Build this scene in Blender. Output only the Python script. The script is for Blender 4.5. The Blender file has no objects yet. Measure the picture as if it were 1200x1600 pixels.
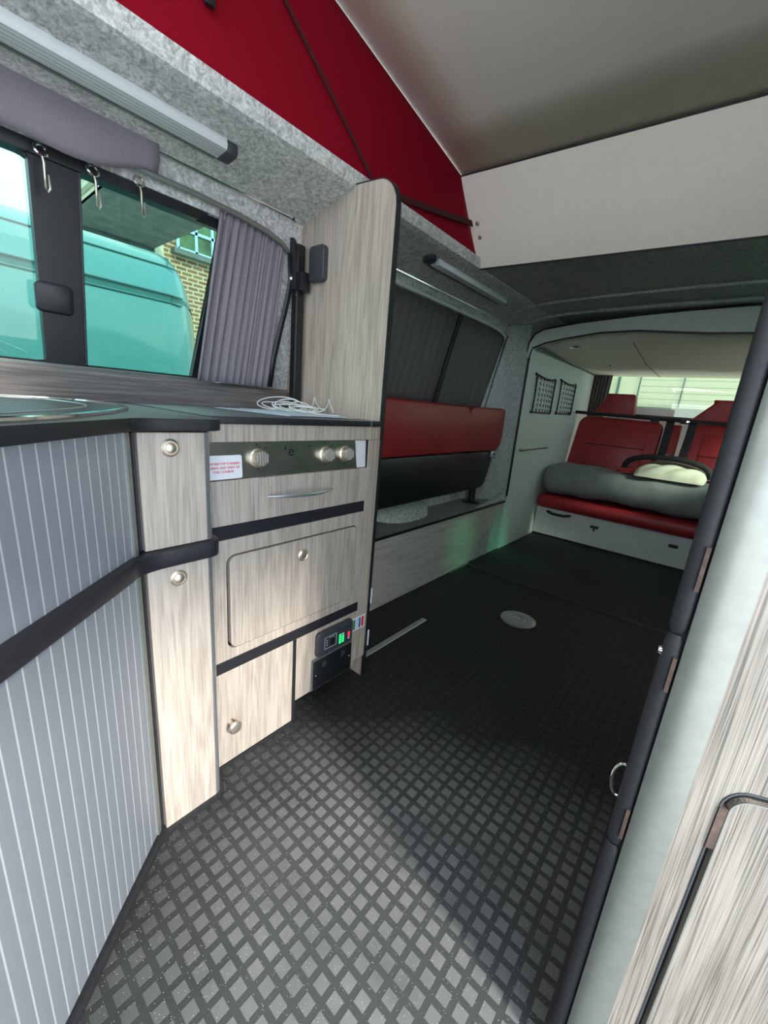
import bpy, bmesh, math, random
from mathutils import Vector, Matrix
random.seed(7)
C = bpy.context.scene.collection
S = bpy.context.scene
PI = math.pi

# ------------------------------------------------------------------ camera
def camera():
    a, b, c = 6.85588235e-01, 2.60154299e-01, -8.32413888e-02
    ca, sa, cb, sb, cc, sc = math.cos(a), math.sin(a), math.cos(b), math.sin(b), math.cos(c), math.sin(c)
    f = Vector((ca*cb, sa*cb, -sb)); r = Vector((sa, -ca, 0)); d = f.cross(r)
    r2 = cc*r + sc*d; d2 = -sc*r + cc*d
    cd = bpy.data.cameras.new('camera'); o = bpy.data.objects.new('camera', cd); C.objects.link(o)
    up, bk = -d2, -f
    o.matrix_world = Matrix(((r2.x, up.x, bk.x, 0), (r2.y, up.y, bk.y, 0), (r2.z, up.z, bk.z, .92), (0, 0, 0, 1)))
    cd.sensor_fit = 'VERTICAL'; cd.sensor_height = 36; cd.sensor_width = 27
    cd.lens = 36*625.88/1600; cd.clip_start = .01; cd.clip_end = 200
    S.camera = o
camera()

# ------------------------------------------------------------------ world, sun, exposure
SKY = 5.0
w = bpy.data.worlds.new('sky'); S.world = w; w.use_nodes = True
nt = w.node_tree; nt.nodes.clear()
wo = nt.nodes.new('ShaderNodeOutputWorld'); bg = nt.nodes.new('ShaderNodeBackground')
tc = nt.nodes.new('ShaderNodeTexCoord'); nz = nt.nodes.new('ShaderNodeTexNoise'); rp = nt.nodes.new('ShaderNodeValToRGB')
nz.inputs['Scale'].default_value = 2.2; nz.inputs['Detail'].default_value = 5
rp.color_ramp.elements[0].position = .40; rp.color_ramp.elements[0].color = (.42, .62, .92, 1)
rp.color_ramp.elements[1].position = .62; rp.color_ramp.elements[1].color = (1, 1, 1, 1)
nt.links.new(tc.outputs['Generated'], nz.inputs['Vector']); nt.links.new(nz.outputs['Fac'], rp.inputs['Fac'])
nt.links.new(rp.outputs['Color'], bg.inputs['Color']); nt.links.new(bg.outputs['Background'], wo.inputs['Surface'])
bg.inputs['Strength'].default_value = SKY

sl = bpy.data.lights.new('sun', 'SUN'); sl.energy = 5.0; sl.angle = math.radians(8); sl.color = (1, .95, .88)
so = bpy.data.objects.new('sun', sl); C.objects.link(so)
sd = Vector((.2, .86, -.60)).normalized()
so.rotation_euler = sd.to_track_quat('-Z', 'Y').to_euler(); so.location = (-2, -6, 6)

S.view_settings.view_transform = 'Standard'; S.view_settings.look = 'None'
S.view_settings.gamma = 1; S.view_settings.use_curve_mapping = False
S.view_settings.exposure = 0.2
S.cycles.diffuse_bounces = 10; S.cycles.max_bounces = 14; S.cycles.transparent_max_bounces = 16

# ------------------------------------------------------------------ materials
def newmat(name):
    m = bpy.data.materials.new(name); m.use_nodes = True
    n = m.node_tree; b = n.nodes['Principled BSDF']; return m, n, b
def N(n, t, **k):
    x = n.nodes.new(t)
    for a, v in k.items():
        if a in x.inputs: x.inputs[a].default_value = v
        else: setattr(x, a, v)
    return x
def pos(n, scale, off=(0, 0, 0)):
    g = n.nodes.new('ShaderNodeNewGeometry'); m = n.nodes.new('ShaderNodeMapping')
    m.inputs['Scale'].default_value = scale; m.inputs['Location'].default_value = off
    n.links.new(g.outputs['Position'], m.inputs['Vector']); return m.outputs['Vector']
def ramp(n, fac, stops):
    r = n.nodes.new('ShaderNodeValToRGB'); e = r.color_ramp.elements
    while len(e) < len(stops): e.new(.5)
    for i, (p, c) in enumerate(stops):
        e[i].position = p; e[i].color = (*c, 1)
    n.links.new(fac, r.inputs['Fac']); return r.outputs['Color']
def bump(n, b, h, st, dist=.002):
    x = n.nodes.new('ShaderNodeBump'); x.inputs['Strength'].default_value = st; x.inputs['Distance'].default_value = dist
    n.links.new(h, x.inputs['Height']); n.links.new(x.outputs['Normal'], b.inputs['Normal'])
def plain(name, col, rough=.5, metal=0, noise=0, nscale=60, bmp=0, spec=.5, coat=0):
    m, n, b = newmat(name)
    b.inputs['Roughness'].default_value = rough; b.inputs['Metallic'].default_value = metal
    b.inputs['Specular IOR Level'].default_value = spec; b.inputs['Coat Weight'].default_value = coat
    z = N(n, 'ShaderNodeTexNoise', Scale=nscale, Detail=4.0); n.links.new(pos(n, (1, 1, 1)), z.inputs['Vector'])
    k = noise
    c = ramp(n, z.outputs['Fac'], [(.3, tuple(v*(1-k) for v in col)), (.7, tuple(min(1, v*(1+k)) for v in col))])
    n.links.new(c, b.inputs['Base Color'])
    if bmp: bump(n, b, z.outputs['Fac'], bmp)
    return m
def wood(name, axis='z', light=(.50, .435, .36), dark=(.29, .245, .20), fine=1, bmp=.25, off=(0, 0, 0), rough=.5):
    m, n, b = newmat(name)
    s = [230*fine]*3; s['xyz'.index(axis)] = 7*fine
    s2 = [26*fine]*3; s2['xyz'.index(axis)] = 2.2*fine
    a = N(n, 'ShaderNodeTexNoise', Scale=1.0, Detail=5.0, Roughness=.6); n.links.new(pos(n, s, off), a.inputs['Vector'])
    c = N(n, 'ShaderNodeTexNoise', Scale=1.0, Detail=3.0, Distortion=.6); n.links.new(pos(n, s2, off), c.inputs['Vector'])
    # cathedral rings
    mul = N(n, 'ShaderNodeMath', operation='MULTIPLY'); n.links.new(c.outputs['Fac'], mul.inputs[0]); mul.inputs[1].default_value = 26
    sn = N(n, 'ShaderNodeMath', operation='SINE'); n.links.new(mul.outputs[0], sn.inputs[0])
    mr = N(n, 'ShaderNodeMapRange'); n.links.new(sn.outputs[0], mr.inputs['Value']); mr.inputs['From Min'].default_value = -1; mr.inputs['To Min'].default_value = .36; mr.inputs['To Max'].default_value = .60
    ad = N(n, 'ShaderNodeMath', operation='ADD'); m1 = N(n, 'ShaderNodeMath', operation='MULTIPLY'); m1.inputs[1].default_value = .62
    m2 = N(n, 'ShaderNodeMath', operation='MULTIPLY'); m2.inputs[1].default_value = .42
    n.links.new(a.outputs['Fac'], m1.inputs[0]); n.links.new(mr.outputs['Result'], m2.inputs[0])
    n.links.new(m1.outputs[0], ad.inputs[0]); n.links.new(m2.outputs[0], ad.inputs[1])
    mid = tuple((x+y)/2 for x, y in zip(light, dark))
    col = ramp(n, ad.outputs[0], [(.36, dark), (.48, mid), (.60, light)])
    n.links.new(col, b.inputs['Base Color']); b.inputs['Roughness'].default_value = rough
    bump(n, b, ad.outputs[0], bmp, .0015)
    return m
def felt(name, c1, c2, sc=140):
    m, n, b = newmat(name)
    a = N(n, 'ShaderNodeTexNoise', Scale=sc, Detail=6.0, Roughness=.7, Distortion=1.2); n.links.new(pos(n, (1, 1, 1)), a.inputs['Vector'])
    c = N(n, 'ShaderNodeTexNoise', Scale=45.0, Detail=4.0, Distortion=2.0); n.links.new(pos(n, (1, 1, 1)), c.inputs['Vector'])
    ad = N(n, 'ShaderNodeMath', operation='ADD'); n.links.new(a.outputs['Fac'], ad.inputs[0]); n.links.new(c.outputs['Fac'], ad.inputs[1])
    hf = N(n, 'ShaderNodeMath', operation='MULTIPLY'); hf.inputs[1].default_value = .5; n.links.new(ad.outputs[0], hf.inputs[0])
    n.links.new(ramp(n, hf.outputs[0], [(.38, c1), (.62, c2)]), b.inputs['Base Color'])
    b.inputs['Roughness'].default_value = .95; b.inputs['Specular IOR Level'].default_value = .1
    bump(n, b, hf.outputs[0], .6, .003); return m
def tinted(name, col, gl=.06):
    m = bpy.data.materials.new(name); m.use_nodes = True; n = m.node_tree; n.nodes.clear()
    o = n.nodes.new('ShaderNodeOutputMaterial'); t = N(n, 'ShaderNodeBsdfTransparent'); t.inputs['Color'].default_value = (*col, 1)
    g = N(n, 'ShaderNodeBsdfGlossy'); g.inputs['Roughness'].default_value = .02; mx = n.nodes.new('ShaderNodeMixShader'); mx.inputs[0].default_value = gl
    n.links.new(t.outputs[0], mx.inputs[1]); n.links.new(g.outputs[0], mx.inputs[2]); n.links.new(mx.outputs[0], o.inputs['Surface']); return m
def emit(name, col, st):
    m, n, b = newmat(name); b.inputs['Emission Color'].default_value = (*col, 1); b.inputs['Emission Strength'].default_value = st
    b.inputs['Base Color'].default_value = (*col, 1); return m

M = {}
M['wood'] = wood('oak laminate upright grain', 'z')
M['wood_x'] = wood('oak laminate level grain', 'x', light=(.60, .56, .50), dark=(.38, .35, .31))
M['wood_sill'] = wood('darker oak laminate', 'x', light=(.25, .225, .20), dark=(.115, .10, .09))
def ridged():
    m, n, b = newmat('deep ridged oak laminate')
    a = N(n, 'ShaderNodeTexNoise', Scale=1.0, Detail=2.0, Roughness=.5, Distortion=.25); n.links.new(pos(n, (620, 620, 7), (3, 1, 0)), a.inputs['Vector'])
    c = N(n, 'ShaderNodeTexNoise', Scale=1.0, Detail=3.0); n.links.new(pos(n, (30, 30, 5)), c.inputs['Vector'])
    line = ramp(n, a.outputs['Fac'], [(.34, (.12, .108, .088)), (.46, (.24, .22, .185)), (.62, (.305, .28, .24))])
    tone = ramp(n, c.outputs['Fac'], [(.35, (.72, .71, .70)), (.62, (1, 1, 1))])
    mx = n.nodes.new('ShaderNodeMixRGB'); mx.blend_type = 'MULTIPLY'; mx.inputs[0].default_value = 1; n.links.new(line, mx.inputs[1]); n.links.new(tone, mx.inputs[2])
    n.links.new(mx.outputs[0], b.inputs['Base Color']); b.inputs['Roughness'].default_value = .6; bump(n, b, a.outputs['Fac'], .45, .0007); return m
M['wood_big'] = ridged()
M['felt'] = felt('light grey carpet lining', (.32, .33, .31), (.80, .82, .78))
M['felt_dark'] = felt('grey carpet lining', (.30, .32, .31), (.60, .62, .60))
M['canvas'] = plain('red tent canvas', (.23, .003, .013), .9, noise=.12, nscale=300, bmp=.2, spec=.1)
M['seam'] = plain('dark red canvas seam', (.05, .004, .006), .9)
M['roof'] = plain('pale grey roof lining', (.87, .83, .71), .85, noise=.05, nscale=400, bmp=.1, spec=.2)
M['board'] = plain('off white laminate board', (.90, .85, .74), .55, noise=.02)
M['side'] = plain('pale grey vinyl panel', (.68, .73, .69), .6, noise=.05, nscale=30)
M['black'] = plain('black plastic', (.012, .013, .014), .4)
M['blacksoft'] = plain('black rubber', (.018, .019, .021), .55, noise=.2, nscale=120)
M['charcoal'] = plain('charcoal plastic', (.045, .05, .055), .42)
M['band'] = plain('black anodised profile', (.02, .02, .023), .38)
M['worktop'] = plain('black textured worktop', (.045, .055, .055), .48, noise=.3, nscale=500, bmp=.05, spec=1)
M['worktop'].node_tree.nodes['Principled BSDF'].inputs['IOR'].default_value = 1.9
M['edging'] = plain('black worktop edging', (.014, .015, .016), .45)
M['alu'] = plain('satin aluminium', (.62, .64, .65), .33, metal=.85, noise=.05, nscale=90)
M['alu_pale'] = plain('pale satin trim', (.27, .285, .255), .42, metal=.6, noise=.06, nscale=60)
M['chrome'] = plain('chrome', (.85, .85, .83), .12, metal=1)
M['brass'] = plain('champagne nickel', (.72, .64, .53), .38, metal=.9)
M['steel'] = plain('brushed stainless steel', (.46, .46, .385), .30, metal=.95, noise=.15, nscale=30)
M['rust'] = plain('brown hinge', (.085, .055, .042), .6, noise=.4, nscale=90)
M['curtain'] = plain('grey curtain cloth', (.235, .215, .235), .8, noise=.06, nscale=200, spec=.2)
M['curtain_dark'] = plain('dark grey curtain cloth', (.15, .145, .15), .85, noise=.08, nscale=200, spec=.2)
def thin_cloth(m, c, k):
    n = m.node_tree; b = n.nodes['Principled BSDF']; o = n.nodes['Material Output']; tr = N(n, 'ShaderNodeBsdfTranslucent'); tr.inputs['Color'].default_value = (*c, 1)
    mx = n.nodes.new('ShaderNodeMixShader'); mx.inputs[0].default_value = k; n.links.new(b.outputs[0], mx.inputs[1]); n.links.new(tr.outputs[0], mx.inputs[2]); n.links.new(mx.outputs[0], o.inputs['Surface'])
thin_cloth(M['curtain_dark'], (.46, .40, .39), .32)
M['leather'] = plain('red leatherette', (.33, .018, .022), .42, noise=.12, nscale=25, bmp=.05)
M['greycloth'] = plain('grey seat cover', (.22, .235, .235), .65, noise=.12, nscale=14, bmp=.15)
M['darkcloth'] = plain('black cloth bag', (.02, .02, .022), .75, noise=.3, nscale=30)
M['browncloth'] = plain('brown mesh cloth', (.14, .11, .09), .8, noise=.3, nscale=60)
M['pillow'] = plain('cream pillow cotton', (.70, .68, .55), .85, noise=.08, nscale=20, bmp=.3)
M['white'] = plain('white plastic', (.78, .79, .80), .4)
M['cable'] = plain('white cable', (.66, .68, .64), .4)
M['paper'] = plain('pale blue paper', (.55, .66, .72), .5)
M['diffuser'] = plain('milky light strip cover', (.66, .72, .70), .3, noise=.03)
M['redink'] = plain('red ink', (.65, .03, .04), .5)
M['greenink'] = plain('green ink', (.07, .25, .12), .5)
M['blueink'] = plain('blue ink', (.08, .12, .40), .5)
M['skyink'] = plain('light blue ink', (.45, .65, .80), .5)
M['greyprint'] = plain('grey print', (.42, .46, .48), .5)
M['led_green'] = emit('green indicator', (.02, .75, .18), 1.2)
M['led_red'] = emit('red indicator', (.9, .04, .08), .9)
M['glass_teal'] = tinted('green tinted side glass', (.50, .64, .58), .05)
M['glass_green'] = tinted('green tinted glass', (.56, .62, .52), .05)
M['glass_emerald'] = tinted('deep green tinted glass', (.22, .80, .55), .05)
M['glass_clear'] = tinted('faintly green clear glass', (.80, .90, .82), .04)
M['glass_dark'] = tinted('dark privacy glass', (.50, .56, .52), .05)
M['vanpaint'] = plain('turquoise van paint', (.085, .29, .29), .25, coat=.6)
M['vandark'] = plain('van seam shadow gap', (.05, .14, .14), .5)
M['siding'] = plain('cream siding', (.62, .62, .52), .6, noise=.05, nscale=3)
M['asphalt'] = plain('pale concrete paving', (.58, .56, .53), .9, noise=.2, nscale=40)
M['concrete'] = plain('grey soffit', (.16, .19, .18), .8, noise=.25, nscale=6)
M['cream'] = plain('cream render', (.72, .68, .52), .7, noise=.05)
M['leaf'] = plain('leaf green', (.09, .16, .08), .7, noise=.5, nscale=6)

def floor_mat():
    m, n, b = newmat('black rubber floor with raised squares')
    g = n.nodes.new('ShaderNodeNewGeometry'); sp = n.nodes.new('ShaderNodeSeparateXYZ'); n.links.new(g.outputs['Position'], sp.inputs[0])
    def tri(out, off):
        a = N(n, 'ShaderNodeMath', operation='ADD'); n.links.new(out, a.inputs[0]); a.inputs[1].default_value = 10+off
        d = N(n, 'ShaderNodeMath', operation='DIVIDE'); n.links.new(a.outputs[0], d.inputs[0]); d.inputs[1].default_value = .0312
        f = N(n, 'ShaderNodeMath', operation='FRACT'); n.links.new(d.outputs[0], f.inputs[0])
        s = N(n, 'ShaderNodeMath', operation='SUBTRACT'); n.links.new(f.outputs[0], s.inputs[0]); s.inputs[1].default_value = .5
        ab = N(n, 'ShaderNodeMath', operation='ABSOLUTE'); n.links.new(s.outputs[0], ab.inputs[0]); return ab.outputs[0]
    mx = N(n, 'ShaderNodeMath', operation='MAXIMUM'); n.links.new(tri(sp.outputs[0], .0), mx.inputs[0]); n.links.new(tri(sp.outputs[1], .008), mx.inputs[1])
    mr = N(n, 'ShaderNodeMapRange'); mr.inputs['From Min'].default_value = .345; mr.inputs['From Max'].default_value = .315
    mr.inputs['To Min'].default_value = 0; mr.inputs['To Max'].default_value = 1; n.links.new(mx.outputs[0], mr.inputs['Value'])
    z = N(n, 'ShaderNodeTexNoise', Scale=900.0, Detail=3.0); n.links.new(g.outputs['Position'], z.inputs['Vector'])
    big = N(n, 'ShaderNodeTexNoise', Scale=7.0, Detail=4.0); n.links.new(g.outputs['Position'], big.inputs['Vector'])
    wear = N(n, 'ShaderNodeMapRange'); wear.inputs['From Min'].default_value = .35; wear.inputs['From Max'].default_value = .6
    wear.inputs['To Min'].default_value = .55; wear.inputs['To Max'].default_value = 1; n.links.new(big.outputs['Fac'], wear.inputs['Value'])
    # sunlit patch painted in: squares and grooves paler near the doorway, darker in shade
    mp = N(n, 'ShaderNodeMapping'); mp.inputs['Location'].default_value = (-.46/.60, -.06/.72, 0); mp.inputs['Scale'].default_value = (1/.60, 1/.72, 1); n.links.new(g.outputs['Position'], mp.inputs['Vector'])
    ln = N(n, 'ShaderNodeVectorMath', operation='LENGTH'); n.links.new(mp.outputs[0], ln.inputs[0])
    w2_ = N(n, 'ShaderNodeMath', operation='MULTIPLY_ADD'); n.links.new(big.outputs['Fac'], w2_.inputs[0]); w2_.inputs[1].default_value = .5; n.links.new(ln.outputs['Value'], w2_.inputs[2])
    lit_mask = N(n, 'ShaderNodeMapRange'); lit_mask.inputs['From Min'].default_value = 1.25; lit_mask.inputs['From Max'].default_value = .85; lit_mask.inputs['To Min'].default_value = .06; n.links.new(w2_.outputs[0], lit_mask.inputs['Value'])
    w3_ = N(n, 'ShaderNodeMath', operation='MULTIPLY'); n.links.new(wear.outputs['Result'], w3_.inputs[0]); n.links.new(lit_mask.outputs['Result'], w3_.inputs[1])
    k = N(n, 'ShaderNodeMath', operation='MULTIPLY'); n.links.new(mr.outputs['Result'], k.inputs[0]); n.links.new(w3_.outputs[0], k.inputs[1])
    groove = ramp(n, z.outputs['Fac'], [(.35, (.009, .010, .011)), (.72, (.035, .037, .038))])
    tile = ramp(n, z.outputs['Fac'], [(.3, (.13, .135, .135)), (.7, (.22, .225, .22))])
    groove_lit = ramp(n, z.outputs['Fac'], [(.35, (.035, .038, .039)), (.72, (.10, .105, .105))])  # groove tone for the painted sunlit patch
    gm = n.nodes.new('ShaderNodeMixRGB'); n.links.new(lit_mask.outputs['Result'], gm.inputs[0]); n.links.new(groove, gm.inputs[1]); n.links.new(groove_lit, gm.inputs[2]); groove = gm.outputs[0]
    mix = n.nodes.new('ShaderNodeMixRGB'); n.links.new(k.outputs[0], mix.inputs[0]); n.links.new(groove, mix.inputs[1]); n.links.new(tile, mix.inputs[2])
    # glitter flecks
    v = N(n, 'ShaderNodeTexVoronoi', Scale=260.0); n.links.new(g.outputs['Position'], v.inputs['Vector'])
    ls = N(n, 'ShaderNodeMath', operation='LESS_THAN'); ls.inputs[1].default_value = .13; n.links.new(v.outputs['Distance'], ls.inputs[0])
    vs = n.nodes.new('ShaderNodeSeparateColor'); n.links.new(v.outputs['Color'], vs.inputs[0])
    gt = N(n, 'ShaderNodeMath', operation='GREATER_THAN'); gt.inputs[1].default_value = .55; n.links.new(vs.outputs[0], gt.inputs[0])
    an = N(n, 'ShaderNodeMath', operation='MULTIPLY'); n.links.new(ls.outputs[0], an.inputs[0]); n.links.new(gt.outputs[0], an.inputs[1])
    mix2 = n.nodes.new('ShaderNodeMixRGB'); n.links.new(an.outputs[0], mix2.inputs[0]); n.links.new(mix.outputs[0], mix2.inputs[1]); mix2.inputs[2].default_value = (.6, .6, .6, 1)
    n.links.new(mix2.outputs[0], b.inputs['Base Color']); b.inputs['Roughness'].default_value = .5; b.inputs['Specular IOR Level'].default_value = .2
    bump(n, b, mr.outputs['Result'], .6, .001); return m
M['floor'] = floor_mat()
M['floor_rear'] = plain('smooth black rubber', (.02, .024, .024), .42, noise=.15, nscale=30, spec=.3)

TA = Vector((.24, .73, 0)); TD = Vector((-.7334, -.6798, 0)); TN = Vector((.6798, -.7334, 0))   # tambour face: start, direction, outward normal
def tambour_mat():
    m, n, b = newmat('grey tambour slats')
    g = n.nodes.new('ShaderNodeNewGeometry'); dt = N(n, 'ShaderNodeVectorMath', operation='DOT_PRODUCT'); dt.inputs[1].default_value = TD
    n.links.new(g.outputs['Position'], dt.inputs[0])
    a = N(n, 'ShaderNodeMath', operation='ADD'); n.links.new(dt.outputs['Value'], a.inputs[0]); a.inputs[1].default_value = -TA.dot(TD) - .047 + .0106 + 2.12
    d = N(n, 'ShaderNodeMath', operation='DIVIDE'); n.links.new(a.outputs[0], d.inputs[0]); d.inputs[1].default_value = .0212
    f = N(n, 'ShaderNodeMath', operation='FRACT'); n.links.new(d.outputs[0], f.inputs[0])
    s = N(n, 'ShaderNodeMath', operation='SUBTRACT'); n.links.new(f.outputs[0], s.inputs[0]); s.inputs[1].default_value = .5
    ab = N(n, 'ShaderNodeMath', operation='ABSOLUTE'); n.links.new(s.outputs[0], ab.inputs[0])
    col = ramp(n, ab.outputs[0], [(.04, (.55, .57, .58)), (.075, (.26, .28, .30))])
    n.links.new(col, b.inputs['Base Color']); b.inputs['Roughness'].default_value = .3; b.inputs['Metallic'].default_value = .25
    bump(n, b, ab.outputs[0], .15, .002); return m
M['tambour'] = tambour_mat()

def striped(name, c1, c2, axis, pitch, frac, rough=.6):
    m, n, b = newmat(name)
    g = n.nodes.new('ShaderNodeNewGeometry'); sp = n.nodes.new('ShaderNodeSeparateXYZ'); n.links.new(g.outputs['Position'], sp.inputs[0])
    d = N(n, 'ShaderNodeMath', operation='DIVIDE'); n.links.new(sp.outputs['xyz'.index(axis)], d.inputs[0]); d.inputs[1].default_value = pitch
    f = N(n, 'ShaderNodeMath', operation='FRACT'); n.links.new(d.outputs[0], f.inputs[0])
    gt = N(n, 'ShaderNodeMath', operation='GREATER_THAN'); n.links.new(f.outputs[0], gt.inputs[0]); gt.inputs[1].default_value = frac
    mx = n.nodes.new('ShaderNodeMixRGB'); n.links.new(gt.outputs[0], mx.inputs[0]); mx.inputs[1].default_value = (*c1, 1); mx.inputs[2].default_value = (*c2, 1)
    n.links.new(mx.outputs[0], b.inputs['Base Color']); b.inputs['Roughness'].default_value = rough; return m
M['garage'] = striped('ribbed cream garage door', (.66, .66, .56), (.40, .42, .36), 'z', .11, .88)
M['reeded'] = striped('reeded light strip cover', (.74, .79, .77), (.48, .53, .52), 'y', .010, .72, .35)
def brick_mat():
    m, n, b = newmat('yellow red brick')
    g = n.nodes.new('ShaderNodeNewGeometry'); sp = n.nodes.new('ShaderNodeSeparateXYZ'); cb = n.nodes.new('ShaderNodeCombineXYZ')
    n.links.new(g.outputs['Position'], sp.inputs[0]); n.links.new(sp.outputs[0], cb.inputs[0]); n.links.new(sp.outputs[2], cb.inputs[1])
    t = N(n, 'ShaderNodeTexBrick', Scale=1.0); t.inputs['Color1'].default_value = (.34, .17, .09, 1); t.inputs['Color2'].default_value = (.26, .12, .06, 1); t.inputs['Mortar'].default_value = (.62, .54, .36, 1)
    t.inputs['Mortar Size'].default_value = .011; t.inputs['Brick Width'].default_value = .17; t.inputs['Row Height'].default_value = .062
    n.links.new(cb.outputs[0], t.inputs['Vector']); n.links.new(t.outputs['Color'], b.inputs['Base Color']); b.inputs['Roughness'].default_value = .8; return m
M['brick'] = brick_mat()

# ------------------------------------------------------------------ builders
WL = {}
def setp(o, label=None, cat=None, group=None, kind=None):
    if label: o['label'] = label
    if cat: o['category'] = cat
    if group: o['group'] = group
    if kind: o['kind'] = kind
    return o
def thing(name, label, cat, loc, group=None):
    o = bpy.data.objects.new(name, None); C.objects.link(o); o.location = loc; o.empty_display_size = .05
    WL[o.name] = Vector(loc); return setp(o, label, cat, group)
def link(name, bm, mat, parent=None, smooth=False):
    off = WL[parent.name] if parent else Vector((0, 0, 0))
    if parent:
        for v in bm.verts: v.co -= off
    bmesh.ops.recalc_face_normals(bm, faces=bm.faces[:])
    me = bpy.data.meshes.new(name); bm.to_mesh(me); bm.free()
    mats = mat if isinstance(mat, (list, tuple)) else [mat]
    for x in mats: me.materials.append(x)
    if smooth:
        for p in me.polygons: p.use_smooth = True
        me.set_sharp_from_angle(angle=math.radians(35))
    o = bpy.data.objects.new(name, me); C.objects.link(o)
    if parent: o.parent = parent
    WL[o.name] = Vector(off); return o
def a_box(bm, mn, mx, bev=0, seg=2):
    t = bmesh.new(); bmesh.ops.create_cube(t, size=1)
    for v in t.verts: v.co = Vector([mn[i]+(v.co[i]+.5)*(mx[i]-mn[i]) for i in range(3)])
    if bev: bmesh.ops.bevel(t, geom=t.edges[:], offset=bev, segments=seg, profile=.5, affect='EDGES')
    merge(bm, t); return bm
def merge(bm, t):
    me = bpy.data.meshes.new('tmp'); t.to_mesh(me); t.free(); bm.from_mesh(me); bpy.data.meshes.remove(me)
def box(name, mn, mx, mat, parent=None, bev=0, seg=2):
    return link(name, a_box(bmesh.new(), mn, mx, bev, seg), mat, parent, bev > 0)
def a_prism(bm, pts, f, d, bev=0, seg=2):
    """pts: 2D outline, f(u,v)->Vector, d: extrusion Vector"""
    t = bmesh.new(); vs = [t.verts.new(f(*p)) for p in pts]; fc = t.faces.new(vs)
    r = bmesh.ops.extrude_face_region(t, geom=[fc]); vv = [g for g in r['geom'] if isinstance(g, bmesh.types.BMVert)]
    bmesh.ops.translate(t, verts=vv, vec=d)
    if bev: bmesh.ops.bevel(t, geom=t.edges[:], offset=bev, segments=seg, profile=.5, affect='EDGES')
    merge(bm, t); return bm
def prism(name, pts, f, d, mat, parent=None, bev=0, seg=2, smooth=None):
    return link(name, a_prism(bmesh.new(), pts, f, d, bev, seg), mat, parent, bev > 0 if smooth is None else smooth)
XZ = lambda y: (lambda u, v: Vector((u, y, v)))
YZ = lambda x: (lambda u, v: Vector((x, u, v)))
XY = lambda z: (lambda u, v: Vector((u, v, z)))
def a_tube(bm, path, r, n=8, closed=False):
    path = [Vector(p) for p in path]; rings = []; L = len(path); up = None
    for i, p in enumerate(path):
        a = path[(i-1) % L] if (closed or i) else p; b = path[(i+1) % L] if (closed or i < L-1) else p
        t = (b-a).normalized()
        if up is None: up = Vector((0, 0, 1)) if abs(t.z) < .9 else Vector((1, 0, 0))
        s = t.cross(up).normalized(); up = s.cross(t).normalized()
        rr = r[i] if isinstance(r, (list, tuple)) else r
        rings.append([bm.verts.new(p + s*math.cos(2*PI*k/n)*rr + up*math.sin(2*PI*k/n)*rr) for k in range(n)])
    for i in range(L if closed else L-1):
        A, B = rings[i], rings[(i+1) % L]
        for k in range(n): bm.faces.new((A[k], A[(k+1) % n], B[(k+1) % n], B[k]))
    if not closed: bm.faces.new(rings[0][::-1]); bm.faces.new(rings[-1])
    return bm
def tube(name, path, r, mat, parent=None, n=8, closed=False): return link(name, a_tube(bmesh.new(), path, r, n, closed), mat, parent, True)
def a_lathe(bm, prof, org, ax, n=28):
    ax = Vector(ax).normalized(); s = ax.orthogonal().normalized(); t = ax.cross(s); org = Vector(org); R = []
    for r, h in prof: R.append([bm.verts.new(org+ax*h+(s*math.cos(2*PI*k/n)+t*math.sin(2*PI*k/n))*max(r, 1e-5)) for k in range(n)])
    for A, B in zip(R, R[1:]):
        for k in range(n): bm.faces.new((A[k], A[(k+1) % n], B[(k+1) % n], B[k]))
    bm.faces.new(R[0][::-1]); bm.faces.new(R[-1]); return bm
def lathe(name, prof, org, ax, mat, parent=None, n=28): return link(name, a_lathe(bmesh.new(), prof, org, ax, n), mat, parent, True)
def a_grid(bm, f, nu, nv, skip=None):
    V = [[bm.verts.new(f(i, j)) for j in range(nv+1)] for i in range(nu+1)]
    for i in range(nu):
        for j in range(nv):
            if skip and skip(i, j): continue
            bm.faces.new((V[i][j], V[i+1][j], V[i+1][j+1], V[i][j+1]))
    return bm
def solid(o, t, off=0):
    m = o.modifiers.new('thickness', 'SOLIDIFY'); m.thickness = t; m.offset = off; return o
def rr(x0, y0, x1, y1, r, n=6):
    """rounded rectangle outline"""
    out = []
    for cx, cy, a in ((x1-r, y1-r, 0), (x0+r, y1-r, PI/2), (x0+r, y0+r, PI), (x1-r, y0+r, 3*PI/2)):
        for k in range(n+1): out.append((cx+r*math.cos(a+PI/2*k/n), cy+r*math.sin(a+PI/2*k/n)))
    return out
def a_frame(bm, outer, inner, f, d):
    t = bmesh.new(); n = len(outer)
    o1 = [t.verts.new(f(*p)) for p in outer]; i1 = [t.verts.new(f(*p)) for p in inner]
    o2 = [t.verts.new(f(*p)+d) for p in outer]; i2 = [t.verts.new(f(*p)+d) for p in inner]
    for k in range(n):
        l = (k+1) % n
        t.faces.new((o1[k], o1[l], i1[l], i1[k])); t.faces.new((o2[k], i2[k], i2[l], o2[l]))
        t.faces.new((o1[k], o2[k], o2[l], o1[l])); t.faces.new((i1[k], i1[l], i2[l], i2[k]))
    merge(bm, t); return bm
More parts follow.
